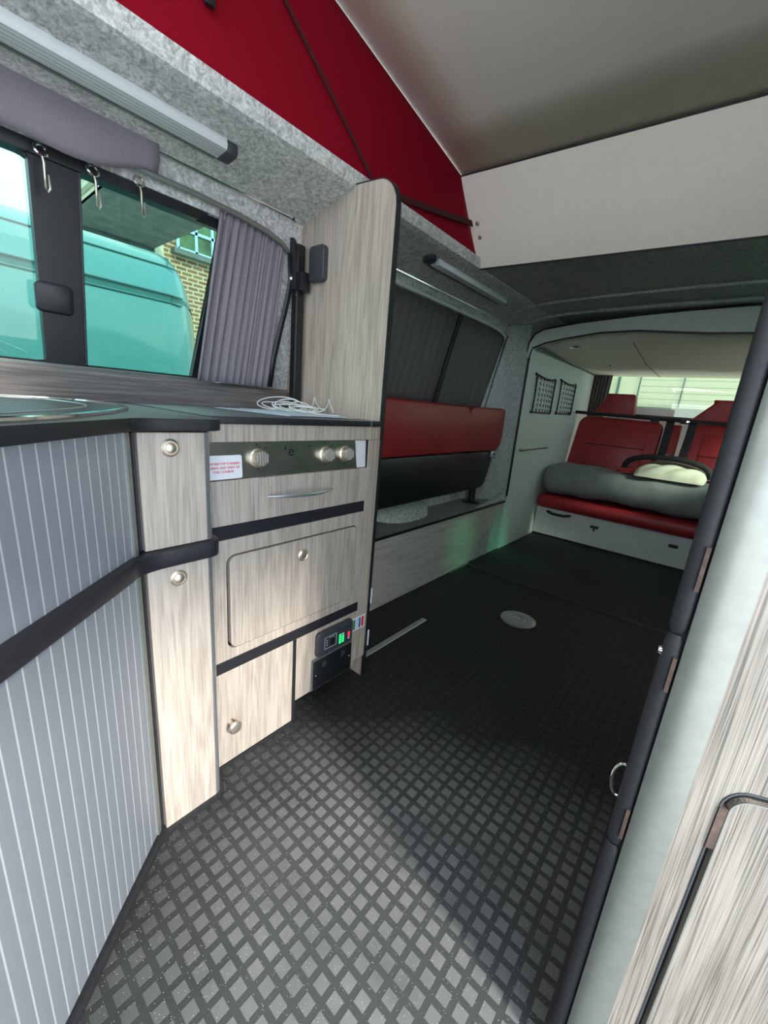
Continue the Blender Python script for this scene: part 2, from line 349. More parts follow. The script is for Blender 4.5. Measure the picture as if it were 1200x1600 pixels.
def text(name, s, size, org, right, up, mat, parent, ext=.0004, align='CENTER'):
    cu = bpy.data.curves.new('t', 'FONT'); cu.body = s; cu.size = size; cu.align_x = align; cu.align_y = 'CENTER'; cu.extrude = ext
    o = bpy.data.objects.new('t', cu); C.objects.link(o); dg = bpy.context.evaluated_depsgraph_get()
    me = bpy.data.meshes.new_from_object(o.evaluated_get(dg)); bpy.data.objects.remove(o)
    right = Vector(right).normalized(); up = Vector(up).normalized(); org = Vector(org)
    bm = bmesh.new(); bm.from_mesh(me); nn = right.cross(up)
    for v in bm.verts: v.co = org + right*v.co.x + up*v.co.y + nn*v.co.z
    return link(name, bm, mat, parent)
def copy_tree(o, d, label=None, root=True):
    c = o.copy(); C.objects.link(c)
    if root:
        c.location = Vector(o.location)+Vector(d)
        if label: c['label'] = label
    for ch in [x for x in bpy.data.objects if x.parent == o and x != c]:
        k = copy_tree(ch, (0, 0, 0), None, False); k.parent = c
    return c

# ================================================================== SETTING
st = lambda o: setp(o, kind='structure')
# van floor: profiled front part and smooth rear part
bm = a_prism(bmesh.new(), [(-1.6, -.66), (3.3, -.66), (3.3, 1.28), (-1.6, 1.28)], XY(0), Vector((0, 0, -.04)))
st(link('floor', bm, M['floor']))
st(box('trim_1', (2.14, -.6, -.001), (2.175, 1.068, .004), M['blacksoft'], bev=.002))

# left wall: cross-section swept along the van, with two window openings
prof = [(1.30, 0), (1.262, .90), (1.256, .945), (1.194, 1.375), (1.192, 1.435), (1.180, 1.455), (.968, 1.502), (.956, 1.506), (.950, 1.535)]
xs = [-1.6, -.80, .665, 1.12, 2.47, 2.72, 4.33]
def wl(i, j): return Vector((xs[i], prof[j][0], prof[j][1]))
bm = a_grid(bmesh.new(), wl, len(xs)-1, len(prof)-1, skip=lambda i, j: j == 2 and i in (1, 3))
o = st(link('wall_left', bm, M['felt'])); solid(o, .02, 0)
st(box('wall_rear', (4.33, -.72, 0), (4.36, 1.3, 1.02), M['side']))
w2 = bmesh.new(); a_box(w2, (4.30, -.72, 1.39), (4.36, 1.3, 1.56)); a_box(w2, (4.33, 1.07, 1.02), (4.36, 1.3, 1.39)); st(link('trim_2', w2, M['felt_dark']))
# right side of the body beyond the wardrobe, and the door header
bm = bmesh.new(); a_box(bm, (.86, -.72, 0), (4.36, -.66, .93)); a_box(bm, (.86, -.72, 1.44), (4.36, -.66, 1.5)); a_box(bm, (.86, -.72, .93), (1.10, -.66, 1.44)); a_box(bm, (2.46, -.72, .93), (2.86, -.66, 1.44)); a_box(bm, (4.0, -.72, .93), (4.36, -.66, 1.44)); a_box(bm, (-1.05, -.72, 1.485), (.86, -.66, 1.5)); a_box(bm, (-1.66, -.72, 0), (-1.05, -.66, 1.5))
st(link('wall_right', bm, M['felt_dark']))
bm = bmesh.new(); a_box(bm, (-1.66, -.72, 0), (-1.6, 1.3, .92)); a_box(bm, (-1.66, -.72, 1.42), (-1.6, 1.3, 1.56)); a_box(bm, (-1.66, 1.1, .80), (-1.6, 1.3, 1.42)); a_box(bm, (-1.66, -.72, .80), (-1.6, -.6, 1.42))
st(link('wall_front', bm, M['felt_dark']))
# fixed ceiling round the roof opening
bm = bmesh.new()
a_box(bm, (1.664, -.72, 1.504), (4.33, 1.01, 1.53)); a_box(bm, (-1.66, -.72, 1.504), (1.664, -.50, 1.53)); a_box(bm, (-1.66, -.50, 1.504), (-.14, .95, 1.53))
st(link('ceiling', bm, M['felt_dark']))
# cross ridges in the rear lining
for k, (x, z0) in enumerate(((2.225, 1.497), (2.46, 1.492))):
    bm = bmesh.new()
    a_tube(bm, [(x+.06*((y-.3)/.8)**2, y, z0-.03*max(0, (y-.75)/.35)**2) for y in [1.1-.05*i for i in range(33)]], .009 if k else .007, 8)
    st(link('trim_%d' % (3+k), bm, M['felt_dark'], smooth=True))

# raised roof: lining, red canvas sides, off white end board
RZ = lambda x, y: 1.853 - .161*(x-.829) - .045*(.96-y)
def roofp(u, v): return Vector((u, v, RZ(u, v)))
bm = a_grid(bmesh.new(), lambda i, j: roofp(-.20 + (1.462+.20)*i/8, -.56+(.985+.56)*j/8), 8, 8)
o = link('raised_roof_lining', bm, M['roof'], smooth=True); solid(o, .03, 1)
setp(o, 'pale grey lining of the raised pop top roof sloping overhead', 'roof')
for q in (0, 1):
    y0 = (.955, -.50)[q]; y1 = (.962, -.53)[q]
    def cv(i, j):
        x = -.15 + (1.500+.204*(1-j/10)+.15)*i/24
        zt = RZ(x, y1)-.002; z0 = 1.515
        return Vector((x, y0+(y1-y0)*j/10 + (.006*math.sin(PI*j/10)), z0+(zt-z0)*j/10))
    t = thing('roof_canvas', ['red canvas wall of the raised roof above the kitchen side', 'red canvas wall of the raised roof on the open door side'][q], 'canvas', (.2, y0, 1.51), 'red canvas roof walls')
    o = link('cloth', a_grid(bmesh.new(), cv, 24, 10, ), M['canvas'], t, True); solid(o, .003, 0)
    if q == 0:
        tube('piping', [(.56, .951, 1.82), (.674, .951, 1.755), (.80, .952, 1.672), (.90, .952, 1.605), (.984, .95, 1.542), (1.0, .951, 1.515)], .004, M['seam'], t)
        b2 = a_prism(bmesh.new(), [(1.0, 1.518), (1.565, 1.622), (1.565, 1.640), (1.0, 1.536)], XZ(.952), Vector((0, -.004, 0)))
        link('strap', b2, M['seam'], t)
        prism('buckle', [(.475, 1.70), (.492, 1.632), (.512, 1.632), (.515, 1.70)], XZ(.952), Vector((0, -.01, 0)), M['black'], t, bev=.003)
o = tube('added_canvas_roll', [(-.17, -.5+.1*k, 1.545) for k in range(15)], .028, M['canvas'], None, 10); setp(o, 'added roll of red canvas out of view, roof front left open for sky light', 'canvas')  # unseen roll, added; roof front left open so sky light reaches the ceiling
t = thing('roof_end_board', 'large off white board closing the low rear end of the raised roof', 'board', (1.666, .2, 1.503))
pb = [Vector((1.666, .958, 1.503)), Vector((1.462, .962, 1.751)), Vector((1.462, -.55, 1.751-.068)), Vector((1.666, -.55, 1.503-.055))]
bm = bmesh.new(); bm.faces.new([bm.verts.new(p) for p in pb]); o = link('panel', bm, M['board'], t); solid(o, .012, 0)
nb = (pb[1]-pb[0]).cross(pb[3]-pb[0]).normalized(); nb = nb if nb.x < 0 else -nb
tube('lower_seal', [pb[0]+nb*.006, pb[3]+nb*.006], .0035, M['blacksoft'], t, 6)
tube('upper_seal', [pb[1]+nb*.004, pb[2]+nb*.004], .003, M['blacksoft'], t, 6)
for (x, y, z) in ((1.565, .915, 1.644-.013), (1.592, .915, 1.607-.013)):
    k = (z-1.503)/.248; p = Vector((1.666-.204*k, .925, z))+nb*.006
    lathe('rivet', [(.006, 0), (.008, .002), (.007, .006), (.002, .008)], p, nb, M['brass'], t, 14)

# kitchen window in the leaning wall
WY = lambda z: 1.256 - .144*(z-.945)      # inner wall face
wf = lambda dy: (lambda u, v: Vector((u, WY(v)+dy, v)))
t = st(bpy.data.objects.new('window_1', None)); C.objects.link(t); t.location = (0, 1.25, .945); WL[t.name] = Vector((0, 1.25, .945))
def a_plate(bm, pts, dy0, dy1):
    a_prism(bm, pts, wf(dy0), Vector((0, dy1-dy0, 0))); return bm
link('glass', a_plate(bmesh.new(), [(-.80, .945), (.665, .945), (.665, 1.375), (-.80, 1.375)], .030, .034), M['glass_teal'], t)
bm = bmesh.new()
a_frame(bm, rr(-.82, .935, .30, 1.395, .02), rr(-.755, .957, .262, 1.352, .035), wf(.012), Vector((0, .02, 0)))
link('window_frame', bm, M['black'], t)
bm = bmesh.new(); a_plate(bm, [(-.78, 1.352), (.585, 1.352), (.640, 1.395), (.50, 1.412), (-.78, 1.418)], -.004, .012); link('window_header', bm, M['black'], t)
bm = bmesh.new(); a_plate(bm, [(.243, .945), (.318, .945), (.328, 1.375), (.243, 1.375)], .004, .030)
link('window_pillar', bm, M['black'], t)
bm = bmesh.new()
a_frame(bm, [(.318, .945), (.66, .945), (.66, 1.385), (.318, 1.385)], [(.322, .957), (.585, .957), (.662, 1.352), (.330, 1.352)], wf(.010), Vector((0, .02, 0)))
link('window_frame', bm, M['black'], t)
link('window_frame', a_tube(bmesh.new(), [wf(.006)(.322, .957), wf(.006)(.330, 1.354)], .0025, 6), M['charcoal'], t)
prism('window_latch', rr(.232, 1.062, .300, 1.122, .010), wf(-.012), Vector((0, .018, 0)), M['black'], t, bev=.003)
box('window_seal', (-.80, 1.236, .942), (.60, 1.262, .952), M['alu_pale'], t, bev=.002)
# timber upstand below it
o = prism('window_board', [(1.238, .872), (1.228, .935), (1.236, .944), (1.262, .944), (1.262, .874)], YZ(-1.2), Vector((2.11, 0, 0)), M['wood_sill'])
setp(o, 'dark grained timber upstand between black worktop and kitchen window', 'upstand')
# side rear window behind the closed curtains
t = st(bpy.data.objects.new('window_2', None)); C.objects.link(t); t.location = (1.8, 1.25, .945); WL[t.name] = Vector(t.location)
link('glass', a_plate(bmesh.new(), [(1.12, .945), (2.47, .945), (2.47, 1.375), (1.12, 1.375)], .03, .034), M['glass_dark'], t)
link('window_frame', a_frame(bmesh.new(), rr(1.10, .935, 2.49, 1.39, .02), rr(1.16, .965, 2.43, 1.355, .03), wf(.012), Vector((0, .02, 0))), M['black'], t)
# windows on the door side, half hidden by the wardrobe
for k, (x0, x1) in enumerate(((1.10, 2.46), (2.86, 4.0))):
    t = st(bpy.data.objects.new('window_%d' % (4+k), None)); C.objects.link(t); t.location = (x0, -.69, .93); WL[t.name] = Vector(t.location)
    box('glass', (x0, -.70, .93), (x1, -.695, 1.44), M['glass_clear' if k else 'glass_emerald'], t)
    link('window_frame', a_frame(bmesh.new(), rr(x0-.01, .92, x1+.01, 1.45, .01), rr(x0+.03, .96, x1-.03, 1.42, .03), XZ(-.67), Vector((0, .015, 0))), M['black'], t)
# rear screen
t = st(bpy.data.objects.new('window_3', None)); C.objects.link(t); t.location = (4.34, .3, 1.03); WL[t.name] = Vector(t.location)
box('glass', (4.34, -.66, 1.0), (4.344, 1.10, 1.42), M['glass_green'], t)
bm = bmesh.new(); a_box(bm, (4.31, -.66, .995), (4.35, 1.10, 1.022)); link('window_frame', bm, M['black'], t)
prism('window_sticker', rr(.41, 1.018, .72, 1.082, .012), YZ(4.335), Vector((.003, 0, 0)), M['white'], t)
tube('window_sticker_line', [(4.332, .66, 1.066), (4.332, .60, 1.066)], .0015, M['greyprint'], t, 5)

# ================================================================== KITCHEN
KY = .785
# ---- cooker cabinet
t = thing('cooker_cabinet', 'long oak kitchen cabinet with cooker panel, flap, cupboard and sockets', 'cabinet', (.63, 1.0, 0)); K = t
bm = bmesh.new(); a_box(bm, (.387, KY+.012, 0), (.62, 1.24, .855)); a_box(bm, (.62, KY+.012, .095), (.912, 1.24, .855)); link('body', bm, M['wood'], t)
box('top_rail', (.387, KY, .820), (.912, KY+.012, .857), M['wood'], t, .001, 1)
box('stile', (.864, KY, .088), (.914, KY+.012, .8195), M['wood'], t, .001, 1)
box('plinth', (.62, KY+.10, 0), (.912, KY+.12, .095), M['blacksoft'], t)
prism('foot_trim', [(.387, 0), (.612, 0), (.612, .008), (.387, .008)], XZ(KY-.004), Vector((0, .006, 0)), M['blacksoft'], t)
# cooker control panel (inset, leaning back)
cf = lambda u, v: Vector((u, KY+.004+(v-.742)*.06, v))
cp = prism('control_panel', [(.387, .742), (.842, .742), (.842, .818), (.387, .818)], cf, Vector((0, .01, 0)), M['steel'], t)
prism('panel_end', [(.826, .742), (.862, .742), (.862, .818), (.818, .818)], lambda u, v: Vector((u, KY+.002+(v-.742)*.06, v)), Vector((0, .01, 0)), M['white'], t)
box('panel_gap', (.858, KY+.001, .741), (.864, KY+.01, .82), M['black'], t)
bn = Vector((0, -1, .06)).normalized()
for x in (.506, .706, .776):
    p = cf(x, .783)
    o = lathe('knob', [(.0215, 0), (.0215, .003), (.018, .006), (.0175, .018), (.016, .021), (.004, .022)], p, bn, M['brass'], t, 30)
    bm = bmesh.new()
    for s in range(-2, 3):
        hw = math.sqrt(max(.0001, .0155**2-(s*.006)**2)); q = p+bn*.021
        a_box(bm, (x+s*.006-.0014, q.y-.003, q.z-hw), (x+s*.006+.0014, q.y+.002, q.z+hw), .0006, 1)
    link('knob_grip', bm, M['alu_pale'], o)
    for dx, dz in ((-.002, .029), (.022, .022), (.0, -.026)):
        bm = bmesh.new(); q = cf(x+dx, .783+dz); a_box(bm, (q.x-.0015, q.y-.0006, q.z-.0015), (q.x+.0015, q.y+.0005, q.z+.0015)); link('dial_mark', bm, M['black'], cp)
text('logo', 'e', .034, cf(.597, .795)-Vector((0, .0008, 0)), (1, 0, 0), (0, .06, 1), M['black'], cp)
bm = bmesh.new(); q = cf(.580, .803); a_box(bm, (q.x-.002, q.y-.001, q.z-.004), (q.x+.002, q.y, q.z+.004)); link('logo_bar', bm, M['black'], cp)
bm = bmesh.new(); q = cf(.655, .806); a_box(bm, (q.x-.006, q.y-.001, q.z-.0008), (q.x+.006, q.y, q.z+.0008)); link('dial_mark', bm, M['black'], cp)
sk = prism('warning_label', rr(.388, .742, .466, .792, .005), lambda u, v: cf(u, v)-Vector((0, .0008, 0)), Vector((0, -.001, 0)), M['white'], cp)
for k, s in enumerate(('WORKTOP IS RAISED', 'USING ANY PART OF', 'THIS COOKER')):
    text('lettering', s, .0072, cf((.4265, .4265, .423)[k], .7745-.0085*k)-Vector((0, .0022, 0)), (1, 0, 0), (0, .06, 1), M['redink'], sk)
# flap below the cooker with bow handle
fl = box('flap', (.387, KY-.002, .640), (.861, KY+.011, .7395), M['wood'], t, .0015, 1)
pts = []; rad = []
for i in range(21):
    k = i/20*2-1; pts.append((.6255+.1025*k, KY-.006-.020*(1-k*k), .6925-.002*k)); rad.append(.0012+.0045*(1-k*k))
h = tube('handle', pts, rad, M['alu'], fl, 10)
for x in (.577, .674): lathe('handle_post', [(.006, 0), (.0045, .008), (.004, .018)], (x, KY-.002, .6925), (0, -1, 0), M['alu'], h, 12)
# black profile bands
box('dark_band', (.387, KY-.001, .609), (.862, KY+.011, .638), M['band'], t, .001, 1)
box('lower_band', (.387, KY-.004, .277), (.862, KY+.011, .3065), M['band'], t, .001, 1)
# cupboard frame and its door with round catch
bm = a_frame(bmesh.new(), rr(.387, .3075, .861, .608, .0005), rr(.421, .3325, .838, .571, .022), XZ(KY-.002), Vector((0, .013, 0)))
link('door_frame', bm, M['wood'], t)
box('door_recess', (.41, KY+.012, .32), (.85, KY+.016, .58), M['black'], t)
dd = prism('door', rr(.4285, .3345, .8365, .5665, .018), XZ(KY-.004), Vector((0, .014, 0)), M['wood'], t, bev=.001, seg=1)
lathe('button_catch', [(.0165, 0), (.0165, .002), (.014, .0035), (.012, .002), (.0118, .0015), (.0095, .004), (.002, .0055)], (.634, KY-.004, .523), (0, -1, 0), M['brass'], dd)
# low door
ld = box('low_door', (.387, KY-.002, .010), (.6115, KY+.011, .2765), M['wood'], t, .0015, 1)
kk = (.4225, KY-.002, .128)
lathe('knob', [(.010, 0), (.010, .002), (.0055, .004), (.005, .013), (.008, .017), (.0155, .021), (.0165, .026), (.013, .030), (.004, .0315)], kk, (0, -1, 0), M['brass'], ld)
box('door_gap', (.6118, KY+.001, .005), (.6245, KY+.011, .2768), M['band'], t)
box('lower_panel', (.625, KY, .070), (.8635, KY+.012, .2768), M['wood'], t, .001, 1)
# power control unit
u = prism('control_unit', rr(.690, .184, .836, .264, .014), XZ(KY), Vector((0, -.014, 0)), M['charcoal'], t, bev=.004, seg=3)
f = XZ(KY-.0146)
link('print_frame', a_frame(bmesh.new(), rr(.717, .203, .765, .243, .002), rr(.7185, .2045, .7635, .2415, .0015), f, Vector((0, .0006, 0))), M['greyprint'], u)
for x, z in ((.726, .232), (.726, .224), (.726, .216), (.738, .238), (.746, .238), (.754, .236)):
    box('print_mark', (x-.002, KY-.0148, z-.0015), (x+.002, KY-.014, z+.0015), M['greyprint'], u)
box('switch', (.740, KY-.0155, .208), (.757, KY-.014, .230), M['black'], u, .0004, 1)
for i in range(2):
    for j in range(4): box('indicator', (.776+.012*i, KY-.0155, .199+.0085*j), (.784+.012*i, KY-.014, .2045+.0085*j), M['led_green'] if not (i == 1 and j == 3) else M['white'], u)
for j in range(3): box('indicator', (.814, KY-.0155, .200+.009*j), (.821, KY-.014, .206+.009*j), M['led_red'] if j else M['white'], u)
for i in range(5): lathe('button', [(.0035, 0), (.003, .0012)], (.776+.011*i, KY-.014, .248-.001*i), (0, -1, 0), M['band'], u, 10)
# double power socket
fr = box('socket_frame', (.679, KY-.003, .070), (.848, KY, .1785), M['alu_pale'], t, .001, 1)
s0 = box('socket_plate', (.685, KY-.0075, .076), (.842, KY-.003, .170), M['black'], t, .002, 2)
for cx in (.725, .802):
    for dx, dz, ww, hh in ((0, .012, .004, .009), (-.0115, -.010, .008, .0035), (.0115, -.010, .008, .0035)):
        box('pin_hole', (cx+dx-ww/2, KY-.0082, .112+dz-hh/2), (cx+dx+ww/2, KY-.007, .112+dz+hh/2), M['band'], s0)
    o = box('rocker', (cx-.008, KY-.0105, .142), (cx+.008, KY-.0075, .160), M['charcoal'], s0, .0015, 2)
for x, z in ((.694, .121), (.834, .125)): lathe('screw', [(.0035, 0), (.003, .001)], (x, KY-.0075, z), (0, -1, 0), M['chrome'], s0, 12)
# coloured sticker
sk = prism('striped_sticker', rr(.842, .203, .904, .250, .001), XZ(KY), Vector((0, -.0008, 0)), M['white'], t)
for x0, x1, mm in ((.848, .859, 'greenink'), (.863, .872, 'skyink'), (.875, .884, 'blueink'), (.888, .898, 'redink')):
    box('colour_stripe', (x0, KY-.0014, .208), (x1, KY-.0007, .244), M[mm], sk)

# ---- corner cabinet with tambour doors
t = thing('tambour_cabinet', 'tall corner cabinet with grey ribbed roller doors and narrow oak pillar', 'cabinet', (.1, .9, 0)); TC = t
def TP(s, off=0, z=0): p = TA + TD*s + TN*off; return Vector((p.x, p.y, z))
tf = lambda off: (lambda s, z: TP(s, off, z))
e = TP(.62, -.012)
prism('body', [(.238, .735), (.352, .735), (.360, .80), (.37, 1.235), (-.45, 1.235), (e.x, e.y)], XY(.012), Vector((0, 0, .832)), M['blacksoft'], t)
for z0, z1, nm in ((.640, .846, 'upper_roller_door'), (.022, .608, 'lower_roller_door')):
    o = prism(nm, [(.012, z0), (.62, z0), (.62, z1), (.012, z1)], tf(-.002), -TN*.008, M['tambour'], t)
    if z0 > .3: o['label'] = 'short ribbed grey roller door above the black band'
    else: o['label'] = 'tall ribbed grey roller door below the black band'
    prism('roller_pull', [(.016, z0), (.026, z0), (.026, z1), (.016, z1)], tf(.002), -TN*.004, M['alu_pale'], o)
# oak pillar: upper and lower panels with button locks and rounded metal corner
PYc = .722
for z0, z1, kx, kz, nm in ((.641, .846, .2915, .820, 'upper_pillar_panel'), (.010, .607, .2935, .578, 'lower_pillar_panel')):
    o = box(nm, (.2415, PYc, z0), (.352, PYc+.014, z1), M['wood'], t, .001, 1)
    lathe('button_lock', [(.0155, 0), (.0155, .0022), (.0125, .0045), (.0115, .0025), (.0095, .0025), (.009, .0055), (.006, .0075), (.001, .008)], (kx, PYc, kz), (0, -1, 0), M['brass'], o)
    pts = [(.352, PYc)] + [(.352+.014*math.sin(a), PYc+.014-.014*math.cos(a)) for a in [PI/2*k/6 for k in range(7)]] + [(.366, .785), (.352, .785)]
    prism('corner_trim', pts, XY(z0), Vector((0, 0, z1-z0)), M['alu'], t, smooth=True)
# black mid band wrapping pillar and tambour
def band_outline(off, back=.0):
    a = TP(.62, off); out = [(a.x, a.y)]
    for k in range(9):
        u = k/8; p0 = TP(.05, off); p1 = Vector((.24-.012, PYc-off*1.0, 0)); p2 = Vector((.275, PYc-off, 0))
        q = p0*(1-u)**2 + 2*u*(1-u)*p1 + p2*u*u; out.append((q.x, q.y))
    r = .014+off; cx = .352; cy = PYc+.014
    for k in range(7):
        g = PI/2*k/6; out.append((cx+r*math.sin(g), cy-r*math.cos(g)))
    return out + [(cx+r, .79)]
def band(name, off, z0, z1, mat, par, bev=0):
    o = band_outline(off); out = o + [(.30, .79), (.235, .76)] + [(TP(.62, -.02).x, TP(.62, -.02).y)]
    return prism(name, out, XY(z0), Vector((0, 0, z1-z0)), mat, par, bev=bev, seg=2)
band('middle_band', .012, .607, .640, M['band'], t, .003)
band('foot_trim', .008, 0, .012, M['blacksoft'], t)

# ---- worktops
def wt_outline():
    out = []
    o = band_outline(.020)
    return o[:-1] + [(.386, .80), (.386, 1.238), (-.5, 1.238)]
t = thing('worktop', 'black worktop with curved front edge over roller door cabinet and cooker cabinet', 'worktop', (.3, 1.0, .847)); WT = t
def edge_mat(o):
    o.data.materials.append(M['edging'])
    for p in o.data.polygons:
        if p.normal.z < .6: p.material_index = 1
edge_mat(prism('sink_section', wt_outline(), XY(.850), Vector((0, 0, .021)), M['worktop'], t, bev=.002, seg=2))
edge_mat(prism('cooker_section', [(.3865, KY-.006), (.908, KY-.006), (.908, 1.238), (.3865, 1.238)], XY(.8575), Vector((0, 0, .0155)), M['worktop'], t, bev=.002))
box('joint_strip', (.862, KY-.0075, .857), (.866, KY-.004, .8735), M['alu_pale'], t)
# ---- sink with dark glass lid
t = thing('sink', 'black sink with bright rim let into worktop below window', 'sink', (.05, .85, .877))
ctl = [(-.20, .36), (-.08, .44), (.065, .562), (.114, .610), (.172, .689), (.235, .790), (.288, .905), (.305, 1.0), (.297, 1.09), (.262, 1.165), (.18, 1.198), (.0, 1.205), (-.25, 1.205), (-.38, 1.15), (-.42, .9), (-.38, .6), (-.30, .42)]
def spline(P, n=6):
    out = []; L = len(P)
    for i in range(L):
        p0, p1, p2, p3 = [Vector((*P[(i+k) % L], 0)) for k in (-1, 0, 1, 2)]
        for q in range(n):
            u = q/n; v = .5*((2*p1)+(p2-p0)*u+(2*p0-5*p1+4*p2-p3)*u*u+(3*p1-p0-3*p2+p3)*u**3); out.append((v.x, v.y))
    return out
so_ = spline(ctl); cc_ = Vector((-.05, .85, 0))
def shrink(P, k): return [(cc_.x+(x-cc_.x)*k, cc_.y+(y-cc_.y)*k) for x, y in P]
prism('lid', shrink(so_, .985), XY(.8705), Vector((0, 0, .0035)), M['charcoal'], t)
link('rim', a_tube(bmesh.new(), [Vector((x, y, .8735)) for x, y in so_], .0045, 8, True), M['chrome'], t, True)
link('inner_rim', a_tube(bmesh.new(), [Vector((x, y, .8745)) for x, y in shrink(so_, .80)], .0015, 6, True), M['alu'], t, True)
prism('lid_grip', rr(.02, 1.155, .118, 1.20, .008), XY(.874), Vector((0, 0, .016)), M['chrome'], t, bev=.004)

# ---- tall end panel
pts = [(.792, .0), (.792, 1.425)]
for k in range(1, 7): a = PI/2*k/6; pts.append((.792+.072*(1-math.cos(a)), 1.425+.072*math.sin(a)))
pts += [(.958, 1.503), (1.18, 1.455), (1.194, 1.43), (1.194, 1.375), (1.256, .945), (1.27, .70), (1.27, .0)]
t = thing('tall_end_panel', 'tall upright oak panel with rounded top closing the kitchen end', 'panel', (.922, 1.0, 0))
prism('board', pts, YZ(.9145), Vector((.015, 0, 0)), M['wood'], t)
edge = [(.7895, .0), (.7895, 1.425)]
for k in range(1, 7): a = PI/2*k/6; edge.append((.7895+.0745*(1-math.cos(a)), 1.425+.0745*math.sin(a)))
edge.append((.952, 1.5065))
out = edge + [(p[0]+.003*(1 if i < 2 else .5), p[1]-(.003 if i > 3 else 0)) for i, p in list(enumerate(edge))[::-1]]
bm = bmesh.new()
for (a, b) in zip(edge, edge[1:]):
    n2 = Vector((-(b[1]-a[1]), b[0]-a[0])).normalized()*-.0035
    q = [a, b, (b[0]+n2[0], b[1]+n2[1]), (a[0]+n2[0], a[1]+n2[1])]
    a_prism(bm, q, YZ(.9142), Vector((.018, 0, 0)))
link('edging', bm, M['edging'], t)
for z in (.165, .32): box('edge_clip', (.931, .786, z-.045 if z > .3 else z-.05), (.935, .789, z+.01), M['white'], t)
# black post and cover on the panel
t = thing('black_post', 'slim black upright post in the corner beside the tall oak panel', 'post', (.89, 1.15, .877))
prism('rail', rr(.872, 1.148, .902, 1.176, .004), lambda u, v: Vector((u, v, .879)), Vector((0, -.006, .50)), M['black'], t, bev=.002)
prism('hood', [(1.146, 1.33), (1.158, 1.385), (1.168, 1.398), (1.176, 1.398), (1.176, 1.25), (1.146, 1.25)], YZ(.866), Vector((.014, 0, 0)), M['blacksoft'], t, bev=.002)
box('latch', (.868, 1.118, 1.245), (.905, 1.150, 1.30), M['black'], t, .004)
for z in (1.235, 1.262): lathe('screw', [(.003, 0), (.0025, .002)], (.871, 1.135 if z > 1.25 else 1.146, z), (-1, 0, 0), M['chrome'], t, 10)
t = thing('cover_plate', 'black rounded plastic cover with two screws on tall oak panel', 'cover', (.905, 1.08, 1.28))
pl = prism('plate', rr(1.048, 1.272, 1.118, 1.372, .014), YZ(.9145), Vector((-.020, 0, 0)), M['charcoal'], t, bev=.004, seg=3)
for y in (1.078, 1.094): lathe('screw', [(.0022, 0), (.002, .001)], (.8943, y, 1.312), (-1, 0, 0), M['chrome'], pl, 10)
# coiled cable and papers
o = None
pts = []
def lerp(a, b, k): return a+(b-a)*k
Nn = 330
for i in range(Nn):
    s = i/Nn; a = s*2*PI*8.5
    cx = lerp(.775, .815, s); cy = lerp(1.085, 1.0, s)
    rx = .062*(1-.35*s)+.012*math.sin(i*.043); ry = .030+.012*math.sin(i*.071)
    x = cx + rx*math.cos(a)*.75; y = cy - rx*math.cos(a)*.8 + ry*math.sin(a)*.3
    z = .8795 + (.016*(1+math.sin(a+.5*math.sin(i*.05))))*(1-.45*s)*(1+.3*math.sin(i*.11)) + .001*math.sin(i*.37)
    pts.append((x, y, z))
pts += [(.79, .95, .880), (.80, .91, .879), (.84, .885, .8785)]
t = tube('charging_cable', pts, .0017, M['cable'], None, 6)
setp(t, 'white charging cable lying in a loose coil on the worktop', 'cable')
t = tube('loose_wire', [(.842, 1.03, .880), (.850, 1.02, .905), (.853, 1.018, .926), (.851, 1.008, .912), (.858, .995, .893), (.866, .985, .888), (.872, .975, .905), (.868, .968, .923), (.872, .962, .905), (.878, .955, .884)], .0013, M['cable'], None, 6)
setp(t, 'short white wire sticking up beside the coiled cable against oak panel', 'cable')
for k, (cx, cy, ang, z, lb) in enumerate(((.72, 1.02, .15, .8735, 'pale blue paper sheet lying flat under the coiled cable'), (.76, .99, -.12, .8752, 'upper pale blue paper sheet, skewed across the other one'))):
    ca, sa = math.cos(ang), math.sin(ang); q = [(cx+ca*u-sa*v, cy+sa*u+ca*v) for u, v in ((-.105, -.148), (.105, -.148), (.105, .148), (-.105, .148))]
    o = prism('paper_sheet', q, XY(z), Vector((0, 0, .0012)), M['paper'])
    setp(o, lb, 'paper', 'paper sheets on the worktop')

# ================================================================== UPPER LEFT: rails, lights, curtains
FN = Vector((0, -.049, -.225)).normalized()       # felt slope normal into the van
def felt_pt(x, y, h=0):
    z = 1.455 + (1.180-y)*(.047/.212); return Vector((x, y, z)) + FN*(h+.010)
def lightbar(x0, x1, y, wd, lab):
    t = thing('light_bar', lab, 'light', felt_pt((x0+x1)/2, y, 0), 'long strip lights on the carpet lining')
    d = Vector((0, -.212, .047)).normalized()
    def f(u, v): return felt_pt(x0, y, 0) + d*u + FN*v
    pts = [(-wd/2, 0), (-wd/2, .008), (-wd/2+.006, .016), (wd/2-.006, .022), (wd/2, .014), (wd/2, 0)]
    prism('cover', pts, f, Vector((x1-x0, 0, 0)), M['reeded'], t, bev=.001)
    def g(u, v): return felt_pt(x0, y, 0) + d*(u-wd/2-.007) + FN*v
    prism('edge_rail', [(-.003, 0), (-.003, .010), (.003, .010), (.003, 0)], g, Vector((x1-x0, 0, 0)), M['alu_pale'], t)
    return t, f
t, f = lightbar(-.75, .578, 1.056, .056, 'long white strip light on carpet lining above the kitchen window')
prism('end_cap', [(-.032, 0), (-.032, .012), (-.020, .020), (.020, .025), (.027, .016), (.027, 0)], lambda u, v: f(u, v)+Vector((1.329, 0, 0)), Vector((.026, 0, 0)), M['charcoal'], t, bev=.003)
t, f = lightbar(1.44, 2.06, 1.030, .044, 'shorter strip light on dark lining beyond the tall oak panel')
